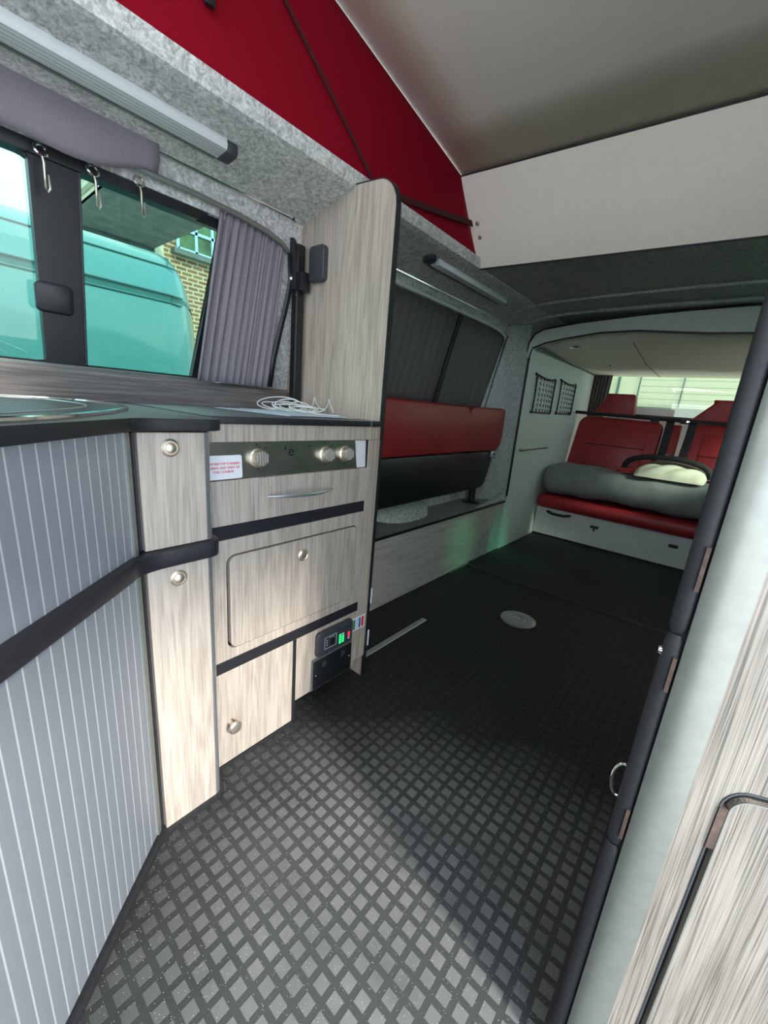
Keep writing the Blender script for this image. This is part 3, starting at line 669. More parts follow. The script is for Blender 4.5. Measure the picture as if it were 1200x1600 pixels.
bm = a_lathe(bmesh.new(), [(.026, 0), (.026, .010), (.022, .014), (.01, .015)], felt_pt(1.405, 1.030, 0), FN, 20); link('end_cap', bm, M['charcoal'], t, True)
# curtain rails
for x0, x1, lb in ((-.9, .895, 'chrome curtain rod above the kitchen window'), (1.0, 2.50, 'thin chrome curtain rod beyond the tall oak panel')):
    t = thing('curtain_rod', lb, 'rod', (x0, 1.166, 1.449), 'chrome curtain rods')
    tube('rod', [(x0, 1.166, 1.449), (x1, 1.166, 1.449)], .0055, M['chrome'], t, 10)
    tube('rod_end', [(x1-.03, 1.166, 1.449), (x1-.012, 1.168, 1.450), (x1, 1.182, 1.453)], .0065, M['charcoal'], t, 10)
for x0, x1, z, lb in ((-.9, .83, 1.388, 'pale curved curtain track along top of the kitchen window'), (1.0, 2.44, 1.395, 'pale curtain track above the closed dark curtains')):
    p = [(x0, 1.164, z+.008), (x1-.26, 1.164, z+.008), (x1-.14, 1.164, z+.004), (x1-.05, 1.165, z-.006), (x1+.0, 1.168, z-.018), (x1+.028, 1.176, z-.032)]
    o = tube('curtain_track', p, .0075, M['alu_pale'] if x0 < 0 else M['side'], None, 8); setp(o, lb, 'track', 'curtain tracks')
# valance: rolled grey cloth hanging over the rod
def val(i, j):
    x = -.9+1.375*i/60; k = j/10; wav = .008*math.sin(x*13)+.006*math.sin(x*29+1)
    if j <= 3: a = PI*.75*(1-j/3); return Vector((x, 1.166+.0085*math.cos(a+PI/2)*-1 - .004*math.sin(a), 1.470+.004*math.sin(a)))
    q = (j-3)/7; zz = 1.470-(.112-.038*min(1, max(0, (x-.28)/.17)))*q + wav*q*.8
    return Vector((x, 1.152-.014*math.sin(q*PI)+.006*math.sin(x*17)*q, zz))
o = link('cloth_valance', a_grid(bmesh.new(), val, 60, 10), M['curtain'], None, True); solid(o, .003, 0)
setp(o, 'plain grey cloth strip hanging over the chrome rod above window', 'valance')
# three eyelets with hanging hooks
def hook(x, z, lab):
    t = thing('curtain_hook', lab, 'hook', (x, 1.160, z), 'metal hooks below the grey valance')
    tube('eyelet', [(x+.010*math.cos(a), 1.160+.003*math.sin(a), z+.010*math.sin(a)) for a in [2*PI*k/18 for k in range(18)]], .0026, M['chrome'], t, 8, True)
    p = [(x, 1.158, z-.008), (x+.002, 1.156, z-.022), (x+.001, 1.155, z-.045), (x+.001, 1.154, z-.066), (x+.003, 1.152, z-.072), (x+.006, 1.151, z-.066), (x+.006, 1.151, z-.042)]
    tube('hook', p, [.002, .003, .0024, .0028, .0024, .003, .002], M['steel'], t, 8); return t
h0 = hook(.257, 1.351, 'metal eyelet and hook hanging in front of the black window pillar')
copy_tree(h0, (.087, 0, .002), 'middle one of the three metal hooks hanging under the valance')
copy_tree(h0, (.177, 0, .018), 'metal eyelet and hook nearest the free end of the grey valance')

def curtain(name, parent, top, bot, nfold, amp, mat, n=120, m=16, thick=.002, ph=0):
    def f(i, j):
        s = i/n; k = j/m
        a = Vector(top(s)); b = Vector(bot(s)); p = a*(1-k)+b*k
        d = amp*(.6+.4*math.sin(s*7+ph))*math.sin(2*PI*nfold*s + 1.2*math.sin(3*s+ph) + .5*k)
        d += amp*.35*math.sin(2*PI*nfold*2.3*s+ph)
        return p + Vector((amp*.5*math.cos(2*PI*nfold*s+ph)*k, -d, 0))
    o = link(name, a_grid(bmesh.new(), f, n, m), mat, parent, True); solid(o, thick, 0); return o
t = thing('open_curtain', 'grey pleated curtain drawn aside at the right of kitchen window', 'curtain', (.7, 1.2, .95))
def ctop(s):
    x = .640+.214*s; z = 1.392-.026*max(0, (s-.35)/.65)**1.6; return (x, 1.178, z)
curtain('cloth', t, ctop, lambda s: (.566+.232*s, 1.200, .946), 9, .008, M['curtain'])
p0 = [(.862, 1.170, 1.352), (.866, 1.168, 1.28), (.857, 1.172, 1.22), (.836, 1.182, 1.12), (.820, 1.190, 1.04), (.808, 1.196, .947)]
bm = bmesh.new()
a_grid(bm, lambda i, j: Vector(p0[i])+Vector(((-.008, .008)[j], -.003*j, 0)), 5, 1)
o = link('black_hem', bm, M['black'], t, True); solid(o, .004, 0)
lathe('snap_button', [(.006, 0), (.006, .003), (.003, .005)], (.866, 1.164, 1.282), (-.5, -1, 0), M['chrome'], t, 14)
# unseen closed curtains on the door side, gaps shaped to let sun in
for x0, x1, lb in ((1.09, 1.75, 'unseen dark curtain behind the wardrobe, top corner lowered to let sun through'), (1.755, 2.18, 'dark closed curtain on the door side between its two neighbours'), (2.235, 2.48, 'narrow dark curtain on door side before the rear bay')):
    t = thing('closed_curtain', lb, 'curtain', ((x0+x1)/2, -.63, .93), 'dark closed curtains on the door side')
    sun_notch = (lambda s: .15*min(1, max(0, (s-.70)/.05))) if x0 < 1.5 else (lambda s: 0)  # top corner lowered to throw a sun patch on the bench
    curtain('cloth', t, lambda s: (x0+(x1-x0)*s, -.635, 1.445-sun_notch(s)), lambda s: (x0+(x1-x0)*s, -.635, .92), max(2, int((x1-x0)*9)), .004, M['curtain_dark'], 60, 8)
t = thing('closed_curtain', 'dark curtain covering lower half of the rear door side window', 'curtain', (3.4, -.63, .93), 'dark closed curtains on the door side')
curtain('cloth', t, lambda s: (2.84+1.18*s, -.635, 1.06), lambda s: (2.84+1.18*s, -.635, .92), 9, .006, M['curtain_dark'], 60, 6)
# closed dark curtains beyond the panel
for x0, x1, y, lb, ph in ((.96, 1.90, 1.172, 'dark closed curtain directly behind the tall oak panel', 0), (1.88, 2.47, 1.172, 'dark closed curtain nearest the rear seats beside the side bench', 2)):
    t = thing('closed_curtain', lb, 'curtain', ((x0+x1)/2, y, .95), 'dark closed side curtains')
    curtain('cloth', t, lambda s: (x0+(x1-x0)*s, 1.173, 1.394), lambda s: (x0-(.10 if x0 > 1.5 else .06)+(x1-x0-.03)*s, 1.218, .93), 7, .006, M['curtain_dark'], 90, 8, ph=ph)
    xe = x1 if x0 < 1.5 else x1-.01
    tube('dark_edge', [(xe, 1.160, 1.385), (xe-.05, 1.178, 1.18), (xe-.10, 1.198, .94)], .011 if x0 < 1.5 else .004, M['black'], t, 8)

# ================================================================== SIDE BENCH
t = thing('side_bench', 'low oak side bench box with grey top beyond the tall panel', 'bench', (1.8, 1.18, 0)); BY = 1.070
pts = [(.94, .004), (2.17, .004), (2.17, .05), (2.21, .085), (2.30, .13), (2.40, .19), (2.50, .27), (2.56, .325), (2.595, .345), (.94, .345)]
o = prism('front_panel', pts, XZ(BY), Vector((0, .012, 0)), M['wood_x'], t)
prism('top', [(.94, BY-.002), (2.60, BY-.002), (2.60, 1.285), (.94, 1.285)], XY(.345), Vector((0, 0, .010)), M['greycloth'], t)
box('front_edging', (.94, BY-.005, .343), (2.60, BY-.001, .356), M['black'], t)
box('step_trim', (1.95, BY-.012, 0), (2.17, BY-.001, .012), M['steel'], t)
# carpet wheel-arch cover on the bench and in the corner
def arch(i, j):
    a = PI*i/24; k = j/8; r = .27*math.cos(k*PI/2*.96); return Vector((1.66-.30*math.cos(a)*(.55+.45*math.cos(k*1.4)), 1.283-.145*k**1.0*math.sin(a)**.5 if i not in (0, 24) else 1.283, .356+.075*math.sin(a)*math.cos(k*PI/2)))
o = link('wheel_arch_cover', a_grid(bmesh.new(), arch, 24, 8), M['felt'], None, True)
setp(o, 'rounded carpeted wheel arch bulge on the side bench top', 'cover')
o = prism('corner_lining', [(2.10, .0), (2.68, .0), (2.68, .42), (2.10, .34)], XZ(BY+.013), Vector((0, .01, 0)), M['felt_dark']); setp(o, 'grey carpeted corner piece showing below the side bench curve', 'lining')
bm = a_prism(bmesh.new(), [(2.42, 1.26), (2.62, 1.26), (2.62, 1.075), (2.60, 1.075)], XY(.356), Vector((0, 0, 1.14)))
o = link('pillar_lining', bm, M['felt_dark'], None); setp(o, 'grey carpeted body pillar between side bench and net panel', 'pillar')
t = lathe('mounting_foot', [(.055, 0), (.055, .006), (.03, .012), (.022, .016), (.022, .10)], (2.33, 1.185, .356), (0, 0, 1), M['black'])
setp(t, 'black round foot standing on the rear end of side bench', 'foot')
# red backrest of the folded seat, black under-board
t = thing('folded_couch', 'red padded seat folded up against the side wall under dark curtains', 'seat', (1.7, 1.17, .46))
a_ = [(.95, .690), (2.49, .695), (2.535, .72), (2.585, .90), (2.575, .950), (2.50, .958), (2.13, .953), (2.10, .945), (2.085, .915), (2.07, .945), (2.04, .952), (.95, .955)]
prism('backrest', a_, XZ(1.135), Vector((0, .07, 0)), M['leather'], t, bev=.012, seg=3)
prism('under_board', [(.95, .452), (2.36, .455), (2.41, .48), (2.46, .60), (2.475, .688), (.95, .688)], XZ(1.15), Vector((0, .06, 0)), M['black'], t, bev=.006)
bk = box('buckle', (2.42, 1.132, .652), (2.475, 1.150, .690), M['alu'], t, .003)
lathe('buckle_button', [(.008, 0), (.007, .003)], (2.452, 1.132, .671), (0, -1, 0), M['black'], bk, 12)

# ================================================================== REAR BAY
# side panel with net pockets and grab rail
o = box('net_side_panel', (2.625, 1.070, .0), (4.32, 1.085, 1.335), M['side']); setp(o, 'pale grey side panel carrying the net pockets beside rear seats', 'panel')
setp(box('panel_edge_strip', (2.612, 1.064, .385), (2.6235, 1.085, 1.30), M['black'], None, .002), 'thin black upright edge strip in front of the net panel', 'strip')
# portal header with curved opening
def yz_curve(L, n=6):
    return L
outer = [(1.088, 1.28), (1.078, 1.36), (1.05, 1.41), (.996, 1.437), (.80, 1.462), (.504, 1.482), (.30, 1.490), (.08, 1.494), (-.30, 1.494), (-.64, 1.47)]
inner = [(1.062, 1.28), (1.060, 1.30), (1.050, 1.335), (.980, 1.362), (.875, 1.382), (.676, 1.408), (.50, 1.41), (.20, 1.385), (-.20, 1.37), (-.64, 1.35)]
bm = bmesh.new()
for k in range(9):
    a_prism(bm, [outer[k], outer[k+1], inner[k+1], inner[k]], YZ(2.60), Vector((.04, 0, 0)))
bmesh.ops.remove_doubles(bm, verts=bm.verts[:], dist=.0005)
st(link('trim_5', bm, M['side']))
bm = bmesh.new(); a_tube(bm, [(2.597, y, z+.002) for y, z in outer], .005, 6); st(link('trim_6', bm, M['black'], smooth=True))
bm = bmesh.new(); a_tube(bm, [(2.600, y, z-.002) for y, z in inner], .005, 6); st(link('trim_7', bm, M['black'], smooth=True))
# bay ceiling rising to the header, with seam and downlights
def bc(i, j):
    y = 1.068-1.72*i/20; k = j/6
    zf = 1.37; 
    for (ya, za), (yb, zb) in zip(inner, inner[1:]):
        if yb <= y <= ya: zf = za+(zb-za)*(ya-y)/(ya-yb+1e-9)
    q = min(1, k/.5); zz = zf*(1-q)+1.340*q if True else 0
    return Vector((2.62+1.70*k, y, zz+.004))
o = link('trim_8', a_grid(bmesh.new(), bc, 20, 6), M['roof'], None, True); solid(o, .01, 1); st(o)
st(tube('trim_9', [(2.75, .535, 1.372), (3.45, .56, 1.343), (4.30, .575, 1.342)], .002, M['blacksoft'], None, 5))
t = thing('downlight', 'small round ceiling downlight nearest the rear bay opening', 'light', (2.80, .86, 1.36), 'small round downlights over rear seats')
lathe('ring', [(.030, -.012), (.034, 0), (.030, .006), (.024, .006), (.022, 0), (.001, -.001)], (2.80, .86, 1.364), (0, 0, -1), M['chrome'], t, 20)
lathe('lens', [(.021, 0), (.018, .004)], (2.80, .86, 1.362), (0, 0, -1), M['white'], t, 16)
copy_tree(t, (.72, -.055, -.024), 'small round ceiling downlight nearest the rear screen')
# net pockets
def net(x0, x1, z0, z1, lab):
    t = thing('net_pocket', lab, 'net', ((x0+x1)/2, 1.066, z0), 'black net pockets on the side panel')
    fr = [(x0+.01, 1.060, z0), (x1, 1.060, z0+.004), (x1-.008, 1.058, (z0+z1)/2), (x1, 1.060, z1), ((x0+x1)/2, 1.058, z1-.014), (x0, 1.060, z1+.004), (x0+.012, 1.058, (z0+z1)/2)]
    tube('border_cord', fr, .0055, M['black'], t, 6, True)
    bm = bmesh.new(); nx = 7; nz = 7; dx = (x1-x0)/nx; dz = (z1-z0)/nz
    for i in range(nx):
        for j in range(nz):
            cx = x0+dx*(i+.5); cz = z0+dz*(j+.5); b = .012*math.sin((i+.5)/nx*PI)
            P = [(cx-dx/2, cz), (cx, cz-dz/2), (cx+dx/2, cz), (cx, cz+dz/2)]
            a_tube(bm, [(p[0], 1.058-b, p[1]) for p in P], .0042, 4, True)
    link('netting', bm, M['black'], t)
    for x, z in ((x0, z1+.006), (x1, z1+.004), (x0+.01, z0), (x1, z0+.004)): lathe('fixing', [(.009, 0), (.008, .008), (.002, .010)], (x, 1.0695, z), (0, -1, 0), M['black'], t, 10)
    return t
n0 = net(2.775, 3.155, .955, 1.195, 'black net pocket on pale panel, the one nearer the side bench')
copy_tree(n0, (.505, 0, .010), 'black net pocket on pale panel, the one nearer the rear seats')
t = thing('grab_rail', 'slim metal grab rail on the pale side panel below nets', 'rail', (2.95, 1.06, .70))
tube('bar', [(2.70, 1.052, .699), (3.22, 1.052, .703)], .006, M['steel'], t, 8)
for x in (2.72, 3.20): lathe('bracket', [(.012, 0), (.007, .006), (.006, .018)], (x, 1.0695, .701), (0, -1, 0), M['steel'], t, 12)

# rear bench: oak box, cushions
t = thing('rear_bench', 'rear bench box with pale oak front and black pull handle', 'bench', (3.5, .2, 0)); XD = 3.262
box('front_panel', (XD, -.66, .012), (XD+.015, 1.066, .232), M['side'], t, .001, 1)
box('box', (XD+.015, -.64, 0), (3.95, 1.066, .230), M['side'], t)
box('plinth', (XD-.004, -.66, 0), (XD+.015, 1.066, .014), M['black'], t)
prism('handle', [(.985, .212), (.975, .196), (.93, .185), (.85, .185), (.80, .196), (.79, .212), (.81, .214), (.85, .203), (.93, .203), (.965, .214)], YZ(XD-.020), Vector((.022, 0, 0)), M['black'], t, bev=.004)
lk = prism('catch', rr(.588, .152, .648, .172, .008), YZ(XD-.012), Vector((.013, 0, 0)), M['black'], t, bev=.002)
box('catch_key', (XD-.02, .612, .132), (XD-.004, .622, .156), M['black'], lk, .002)
prism('catch', rr(.095, .146, .150, .168, .008), YZ(XD-.012), Vector((.013, 0, 0)), M['black'], t, bev=.002)
def cushion(name, mn, mx, r, mat, lab, cat, sag=0):
    bm = bmesh.new(); a_box(bm, mn, mx, r, 5)
    o = link(name, bm, mat, None, True); setp(o, lab, cat); return o
cushion('seat_base_cushion', (3.205, -.62, .234), (3.90, 1.062, .342), .045, M['leather'], 'thin red padded cushion directly on the rear bench box', 'cushion')
def quilt(i, j):
    # soft closed cushion, rounded
    u = i/48; v = j/24; y = -.60+1.655*u; a = v*2*PI
    def se(c, p): return math.copysign(abs(c)**p, c)
    cx = 3.452; hx = .252; cz = .466; hz = .114
    edge = 1-.25*max(0, (abs(u-.5)*2)-.94)/.06
    x = cx+hx*se(math.cos(a), .55)*(edge if edge < 1 else 1); z = cz+hz*se(math.sin(a), .6)*edge + .008*math.sin(y*9)*math.sin(a)+.005*math.sin(y*23+x*8)
    return Vector((x, y, max(z, .343)))
bm = bmesh.new(); V = [[bm.verts.new(quilt(i, j)) for j in range(24)] for i in range(49)]
for i in range(48):
    for j in range(24): bm.faces.new((V[i][j], V[i+1][j], V[i+1][(j+1) % 24], V[i][(j+1) % 24]))
bm.faces.new(V[0][::-1]); bm.faces.new(V[48])
o = link('folded_mattress', bm, M['greycloth'], None, True); setp(o, 'thick dark grey folded mattress lying on the red seat cushion', 'mattress')
# seats
def seat(yl, yr, lab, hy0, hy1, flip):
    t = thing('passenger_chair', lab, 'seat', (3.8, (yl+yr)/2, .345), 'red rear seats')
    pts = [(yl, .346), (yr, .346), (yr+.005, .93), (yr+.03, .968), (yl-.07, .970), (yl-.03, .93)]
    f = lambda y, z: Vector((3.72+.10*(z-.5)/.46, y, z))
    bk = prism('backrest', pts, f, Vector((.10, 0, .0)), M['leather'], t, bev=.028, seg=4)
    # stitched centre panel
    a, b = yl-.13, yr+.09
    prism('centre_panel', [(a, .53), (b, .53), (b, .90), (a-.01, .90)], lambda y, z: f(y, z)-Vector((.006, 0, 0)), Vector((.02, 0, 0)), M['leather'], bk, bev=.006)
    tube('stitching', [f(a, .745)-Vector((.008, 0, 0)), f(b, .745)-Vector((.008, 0, 0))], .003, M['seam'], bk, 5)
    pts = [(hy0, .985), (hy1, .985), (hy1+.004, 1.10), (hy1+.014, 1.165), (hy0-.10, 1.165), (hy0-.12, 1.15), (hy0-.03, 1.02)] if flip else [(hy0, .985), (hy1, .985), (hy1, 1.12), (hy1+.01, 1.15), (hy0-.11, 1.15), (hy0-.13, 1.13)]
    h = prism('headrest', pts, lambda y, z: Vector((3.86, y, z)), Vector((.10, 0, 0)), M['leather'], t, bev=.018, seg=3)
    for y in ((hy0+hy1)/2-.05, (hy0+hy1)/2+.02): tube('headrest_post', [(3.90, y, .94), (3.90, y, 1.0)], .006, M['chrome'], h, 8)
    return t
seat(1.055, .405, 'red rear seat beside the net panel, in shade', .965, .635, True)
seat(.285, -.35, 'red rear seat nearer the wardrobe, partly sunlit', .265, -.08, False)
# belts, fixed parts between the seats
t = thing('middle_chair', 'narrow dark red middle seat back between the two rear seats', 'seat', (3.8, .35, .345))
f = lambda y, z: Vector((3.745+.10*(z-.5)/.46, y, z))
prism('pad', [(.398, .346), (.295, .346), (.295, .955), (.398, .955)], f, Vector((.08, 0, 0)), M['leather'], t, bev=.01)
for yy, lb in ((.372, 'black seat belt hanging beside the left rear seat'), (.232, 'black seat belt hanging across the right rear seat edge')):
    o = prism('seat_belt', [(yy+.028, .56), (yy-.022, .56), (yy-.030, .985), (yy+.022, .985)], lambda y, z: Vector((3.708+.10*(z-.5)/.46, y, z)), Vector((.004, 0, 0)), M['darkcloth']); setp(o, lb, 'belt', 'black rear seat belts')
    o['group'] = 'black rear seat belts'
o = prism('belt_buckle', [(.352, .60), (.318, .60), (.322, .73), (.350, .73)], lambda y, z: Vector((3.705+.10*(z-.5)/.46, y, z)), Vector((.012, 0, 0)), M['alu'], None, bev=.004); setp(o, 'shiny metal belt bracket between the rear seats', 'bracket')
# luggage bar
t = thing('luggage_bar', 'black bar running across the rear seats below the headrests', 'bar', (3.80, .2, .985))
tube('bar', [(3.80, 1.06, .996), (3.80, .7, .990), (3.80, .2, .984), (3.80, -.6, .976)], .014, M['black'], t, 10)
for y in (.47, .28): box('bar_joint', (3.78, y-.03, .962), (3.83, y+.03, .992), M['blacksoft'], t, .005)
lathe('bar_knob', [(.010, 0), (.012, .006), (.006, .012)], (3.785, .262, .980), (-1, 0, 0), M['chrome'], t, 12)
# rear curtain
t = thing('rear_curtain', 'dark pleated curtain beside the rear screen at net panel', 'curtain', (4.2, 1.0, 1.0))
bm = bmesh.new()
def rc(i, j):
    s = i/60; k = j/8; y = 1.075-.155*s + .01*k
    return Vector((4.20-.015*math.sin(s*2*PI*6), y, 1.342-.37*k))
o = link('cloth', a_grid(bm, rc, 60, 8), M['curtain_dark'], t, True); solid(o, .003, 0)
# black bag and pillow
t = thing('cloth_bag', 'black and brown cloth bag slumped on the grey mattress', 'bag', (3.55, .30, .58))
def dome(cx, cy, cz, rx, ry, rz, n=24, m=12, wob=.0):
    def f(i, j):
        a = 2*PI*i/n; b = PI/2*j/m; k = 1+wob*math.sin(3*a+2*b)+wob*.6*math.sin(7*a+b*5)
        return Vector((cx+rx*math.cos(a)*math.cos(b)*k, cy+ry*math.sin(a)*math.cos(b)*k, cz+rz*math.sin(b)*(1+wob*math.sin(5*a))))
    return a_grid(bmesh.new(), f, n, m)
link('bag_body', dome(3.60, .24, .594, .10, .22, .115, wob=.03), M['browncloth'], t, True)
pts = [(3.50, .56+.02, .592)]
for k in range(17):
    a = PI*k/16; pts.append((3.515, .30+.26*math.cos(a), .608+.110*math.sin(a)**.7))
tube('rim', pts[1:], .020, M['darkcloth'], t, 8)
t = link('red_cushion', dome(3.40, .52, .588, .05, .065, .028, wob=.05), M['leather'], None, True); setp(t, 'small red cushion end lying on the mattress left of pillow', 'cushion')
def pil(i, j):
    u = i/28*2-1; v = j/20*2-1; h = .052*max(0, (1-abs(u)**2.6))**.5*max(0, (1-abs(v)**2.6))**.5
    h *= 1+.12*math.sin(u*9+v*4)
    return Vector((3.37+.13*v*(1-.08*u*u), .255+.205*u*(1-.06*v*v), .608+h*1.15 + .02*(v)))
bm = a_grid(bmesh.new(), pil, 28, 20)
a_grid(bm, lambda i, j: Vector((pil(i, j).x, pil(i, j).y, (pil(i, j).z-.608-.02*(j/20*2-1))*-.10+.606+.018*(j/20*2-1))), 28, 20)
bmesh.ops.remove_doubles(bm, verts=bm.verts[:], dist=.001)
o = link('pillow', bm, M['pillow'], None, True); setp(o, 'crumpled cream pillow lying on the grey mattress in sunlight', 'pillow')

# ================================================================== FLOOR ITEMS
t = thing('table_socket', 'round metal table leg socket set into the black floor', 'socket', (1.742, .560, 0))
lathe('plate', [(.080, 0), (.080, .002), (.074, .005), (.040, .006), (.036, .004), (.034, .006), (.024, .0075), (.018, .004), (.001, .003)], (1.742, .560, 0), (0, 0, 1), M['alu'], t, 40)
for a in (.6, .6+PI/2, .6+PI, .6+1.5*PI): lathe('screw', [(.005, 0), (.004, .0015)], (1.742+.058*math.cos(a), .560+.058*math.sin(a), .0055), (0, 0, 1), M['steel'], t, 10)
t = thing('threshold_strip', 'flat aluminium strip screwed to the floor beyond tall panel', 'strip', (1.2, .862, 0))
box('strip', (1.00, .849, 0), (1.405, .873, .004), M['alu'], t, .001, 1)
for x in (1.045, 1.21, 1.375): lathe('screw', [(.004, 0), (.003, .0012)], (x, .861, .004), (0, 0, 1), M['steel'], t, 10)

# ================================================================== WARDROBE ON THE RIGHT
P0 = Vector((.48, -.014, 0)); E = Vector((.42, -.907, 0)).normalized(); NF = Vector((-.907, -.42, 0)).normalized()
def WP(tt, off=0, z=0): p = P0 + E*tt + NF*off; return Vector((p.x, p.y, z))
wz = lambda off: (lambda u, v: WP(u, off, v))
t = thing('wardrobe', 'tall oak wardrobe with metal corner at the right, close by', 'cabinet', (.62, -.2, 0))
a = WP(.034, -.002); b = WP(.58, -.002)
prism('body', [(.487, -.018), (a.x, a.y), (b.x, b.y), (b.x+.06, -.64), (1.05, -.64), (1.05, -.018)], XY(0), Vector((0, 0, 1.50)), M['wood_big'], t)
# face board with an opening for the door, then the door
bm = a_frame(bmesh.new(), rr(.036, .0, .58, 1.50, .0005), rr(.0715, .06, .54, .562, .022, 6), wz(0), NF*.006)
link('face_frame', bm, M['wood_big'], t)
prism('door_recess', rr(.06, .05, .55, .57, .01), wz(.0002), NF*.001, M['black'], t)
d = prism('door', rr(.0785, .066, .533, .553, .018), wz(.001), NF*.007, M['wood_big'], t)
bm = a_frame(bmesh.new(), rr(.0785, .066, .533, .5535, .018), rr(.0800, .0675, .5315, .552, .0165), wz(.0075), NF*.001)
link('door_edging', bm, M['alu_pale'], d)
bm = a_frame(bmesh.new(), rr(.070, .0585, .5415, .5635, .0235), rr(.0720, .0605, .5395, .5615, .0215), wz(.006), NF*.0012)
link('opening_edging', bm, M['charcoal'], t)
prism('door_hinge', [(.0700, .482), (.0785, .482), (.0785, .538), (.0700, .538)], wz(.001), NF*.007, M['rust'], t)
# rounded metal corner
pts = []
for k in range(9):
    a = PI*.62*k/8; c = WP(.018, -.010); r = .018
    pts.append((c.x - r*math.cos(a-.15)*1.0, c.y + r*math.sin(PI/2-a)*.0))
o1 = WP(.0, .0); o2 = WP(.040, .0075); o3 = WP(.040, -.004); o4 = Vector((.495, -.020, 0))
cur = []
q0 = Vector((.482, -.0135, 0)); q1 = WP(.008, .011); q2 = o2
for k in range(11):
    u = k/10; q = q0*(1-u)**2+2*u*(1-u)*q1+q2*u*u; cur.append((q.x, q.y))
prism('corner_post', cur+[(o3.x, o3.y), (o4.x, o4.y), (.490, -.0135)], XY(0), Vector((0, 0, 1.5)), M['alu_pale'], t, smooth=True)
# black padded edge pole with joints, hinges, cap, ring
pz = [(0, .428), (.430, .716), (.718, 1.062)]
for z0, z1 in pz:
    bm = a_lathe(bmesh.new(), [(.006, 0), (.0085, .006), (.0092, .02), (.0092, z1-z0-.02), (.0085, z1-z0-.006), (.006, z1-z0)], (.490, -.0045, z0), (0, 0, 1), 20)
    for v in bm.verts: v.co.x = .490+(v.co.x-.490)*.8
    link('edge_padding', bm, M['blacksoft'], t, True)
box('edge_backing', (.488, -.0145, 0), (.510, .001, 1.07), M['black'], t, .002)
lathe('padding_cap', [(.008, 0), (.010, .008), (.010, .04), (.006, .05)], (.492, -.002, 1.062), (0, 0, 1), M['white'], t, 18)
for z0, z1 in ((.768, .814), (.652, .692), (.447, .489)):
    prism('hinge_leaf', [(z0, 0), (z1, 0), (z1, .0028), (z0, .0028)], lambda u, v: Vector((.4825-.002, -.0075-v*1.3, u)), Vector((.004, 0, 0)), M['rust'], t)
rg = [(.496+.004*math.cos(a_), .004+.009*math.sin(a_)*1.0+.002, .510+.020*math.cos(a_)) for a_ in [2*PI*k/20 for k in range(20)]]
tube('pull_ring', rg, .0018, M['chrome'], t, 8, True)
lathe('screw', [(.005, 0), (.004, .003)], (.490, .004, .692), (-.2, 1, 0), M['chrome'], t, 12)

# ================================================================== OUTSIDE
o = box('ground', (-25, -25, -.50), (25, 25, -.45), M['asphalt']); setp(o, kind='structure')
# white panel van parked beside
t = thing('parked_van', 'pale turquoise panel van parked alongside, seen through the kitchen window', 'van', (-1.5, 3.5, -.45))
prof = [(2.60, -.20), (2.56, .30), (2.55, .75), (2.57, 1.10), (2.60, 1.36), (2.615, 1.395), (2.60, 1.43), (2.64, 1.545), (2.665, 1.58), (2.68, 1.60), (2.74, 1.655), (2.86, 1.69), (3.4, 1.71), (3.95, 1.69), (4.2, 1.55), (4.3, .8), (4.3, -.20)]
xs_ = [-4.2, 1.05, 1.10, 1.16, 1.22, 1.27, 1.31, 1.34]
def vp_(i, j):
    y, z = prof[j]; x = xs_[i]; k = max(0, (x-1.10)/.24)
    sh = .22*k**2.2; yc = 3.45
    zz = z - (sh*1.0 if z > 1.4 else 0)*(max(0, z-1.3)/.4)
    xx = x + .10*max(0, 1.0-z)*k
    return Vector((xx, y+(yc-y)*.30*k**2, zz))
bm = a_grid(bmesh.new(), vp_, 7, len(prof)-1); bm.verts.ensure_lookup_table()
nP = len(prof); bm.faces.new([bm.verts[i] for i in range(7*nP, 8*nP)]); bm.faces.new([bm.verts[i] for i in range(0, nP)][::-1])
link('body', bm, M['vanpaint'], t, True)
for z, y in ((1.583, 2.662), (1.385, 2.606), (1.425, 2.597)): tube('panel_seam', [(-4.2, y, z), (1.10, y, z), (1.17, y+.012, z-.004)], .0045, M['vandark'], t, 5)
tube('door_seam', [(1.13, 2.70, 1.64), (1.11, 2.61, 1.42), (1.11, 2.61, 1.36), (1.10, 2.56, .8), (1.10, 2.58, 0)], .003, M['vandark'], t, 5)
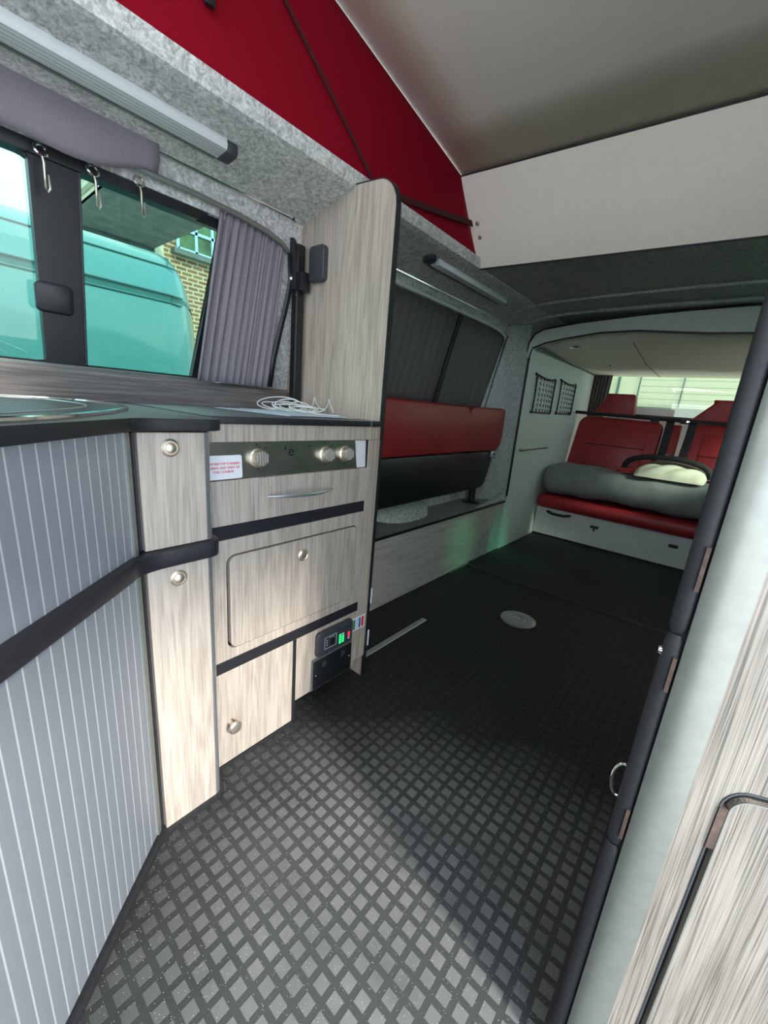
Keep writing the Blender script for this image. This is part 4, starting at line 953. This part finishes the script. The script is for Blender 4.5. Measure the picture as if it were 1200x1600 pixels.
for x in (.3, -3.2):
    w_ = lathe('wheel', [(.10, 0), (.33, .01), (.34, .05), (.34, .2), (.3, .22)], (x, 2.57, -.11), (0, 1, 0), M['black'], t, 30)
    lathe('hubcap', [(.2, 0), (.16, .02), (.05, .03)], (x, 2.575, -.11), (0, -1, 0), M['alu'], w_, 24)
# brick building behind it
t = thing('brick_building', 'brick building with cream canopy and barred window behind the van', 'building', (4, 8, -.45))
box('wall', (1.70, 7.0, -.45), (12, 7.3, 4.4), M['brick'], t)
box('grey_wall', (1.70, 6.92, -.45), (2.72, 7.0, 2.82), M['concrete'], t)
box('door_post', (2.72, 6.86, -.45), (2.84, 7.0, 4.4), M['cream'], t)
box('soffit', (1.68, 3.9, 2.82), (2.72, 7.0, 2.86), M['concrete'], t)
for k in range(3): box('fascia', (1.68-.05*k, 3.85-.05*k, 2.825+.085*k), (2.72, 7.0, 2.90+.085*k), M['cream'], t)
box('sign_band', (1.9, 6.85, 2.56), (2.70, 6.93, 2.74), M['skyink'], t)
wn = box('window', (3.08, 6.95, 2.93), (4.3, 7.0, 3.55), M['leaf'], t)
bm = bmesh.new()
for x in (3.08, 3.36, 3.62, 3.90, 4.3): a_box(bm, (x-.02, 6.92, 2.93), (x+.02, 6.96, 3.55))
for z in (2.95, 3.22, 3.53): a_box(bm, (3.08, 6.92, z-.02), (4.3, 6.96, z+.02))
link('window_bars', bm, M['skyink'], wn)
box('window_sill', (3.0, 6.86, 2.86), (4.4, 7.0, 2.93), M['concrete'], t)
box('roof', (1.6, 6.8, 4.4), (12.2, 9, 4.5), M['concrete'], t)
# ribbed garage behind the rear screen
t = thing('garage_front', 'pale ribbed garage front seen through the rear screen', 'building', (9, 1, -.45))
box('ribbed_door', (9.0, -4, -.45), (9.2, 1.47, 3.2), M['garage'], t)
box('side_wall', (9.0, 1.86, -.45), (9.2, 5, 3.2), M['siding'], t)
box('ribbed_post', (9.0, 1.47, -.45), (9.2, 1.86, 3.2), M['siding'], t)
for y in (1.84, 1.49, .82): tube('joint_line', [(8.99, y, -.4), (8.99, y, 3.2)], .022 if y > 1.8 else .010, M['vandark'] if y > 1 else M['concrete'], t, 6)
box('base_kerb', (8.9, -4, -.45), (9.0, 5, 1.28), M['concrete'], t)
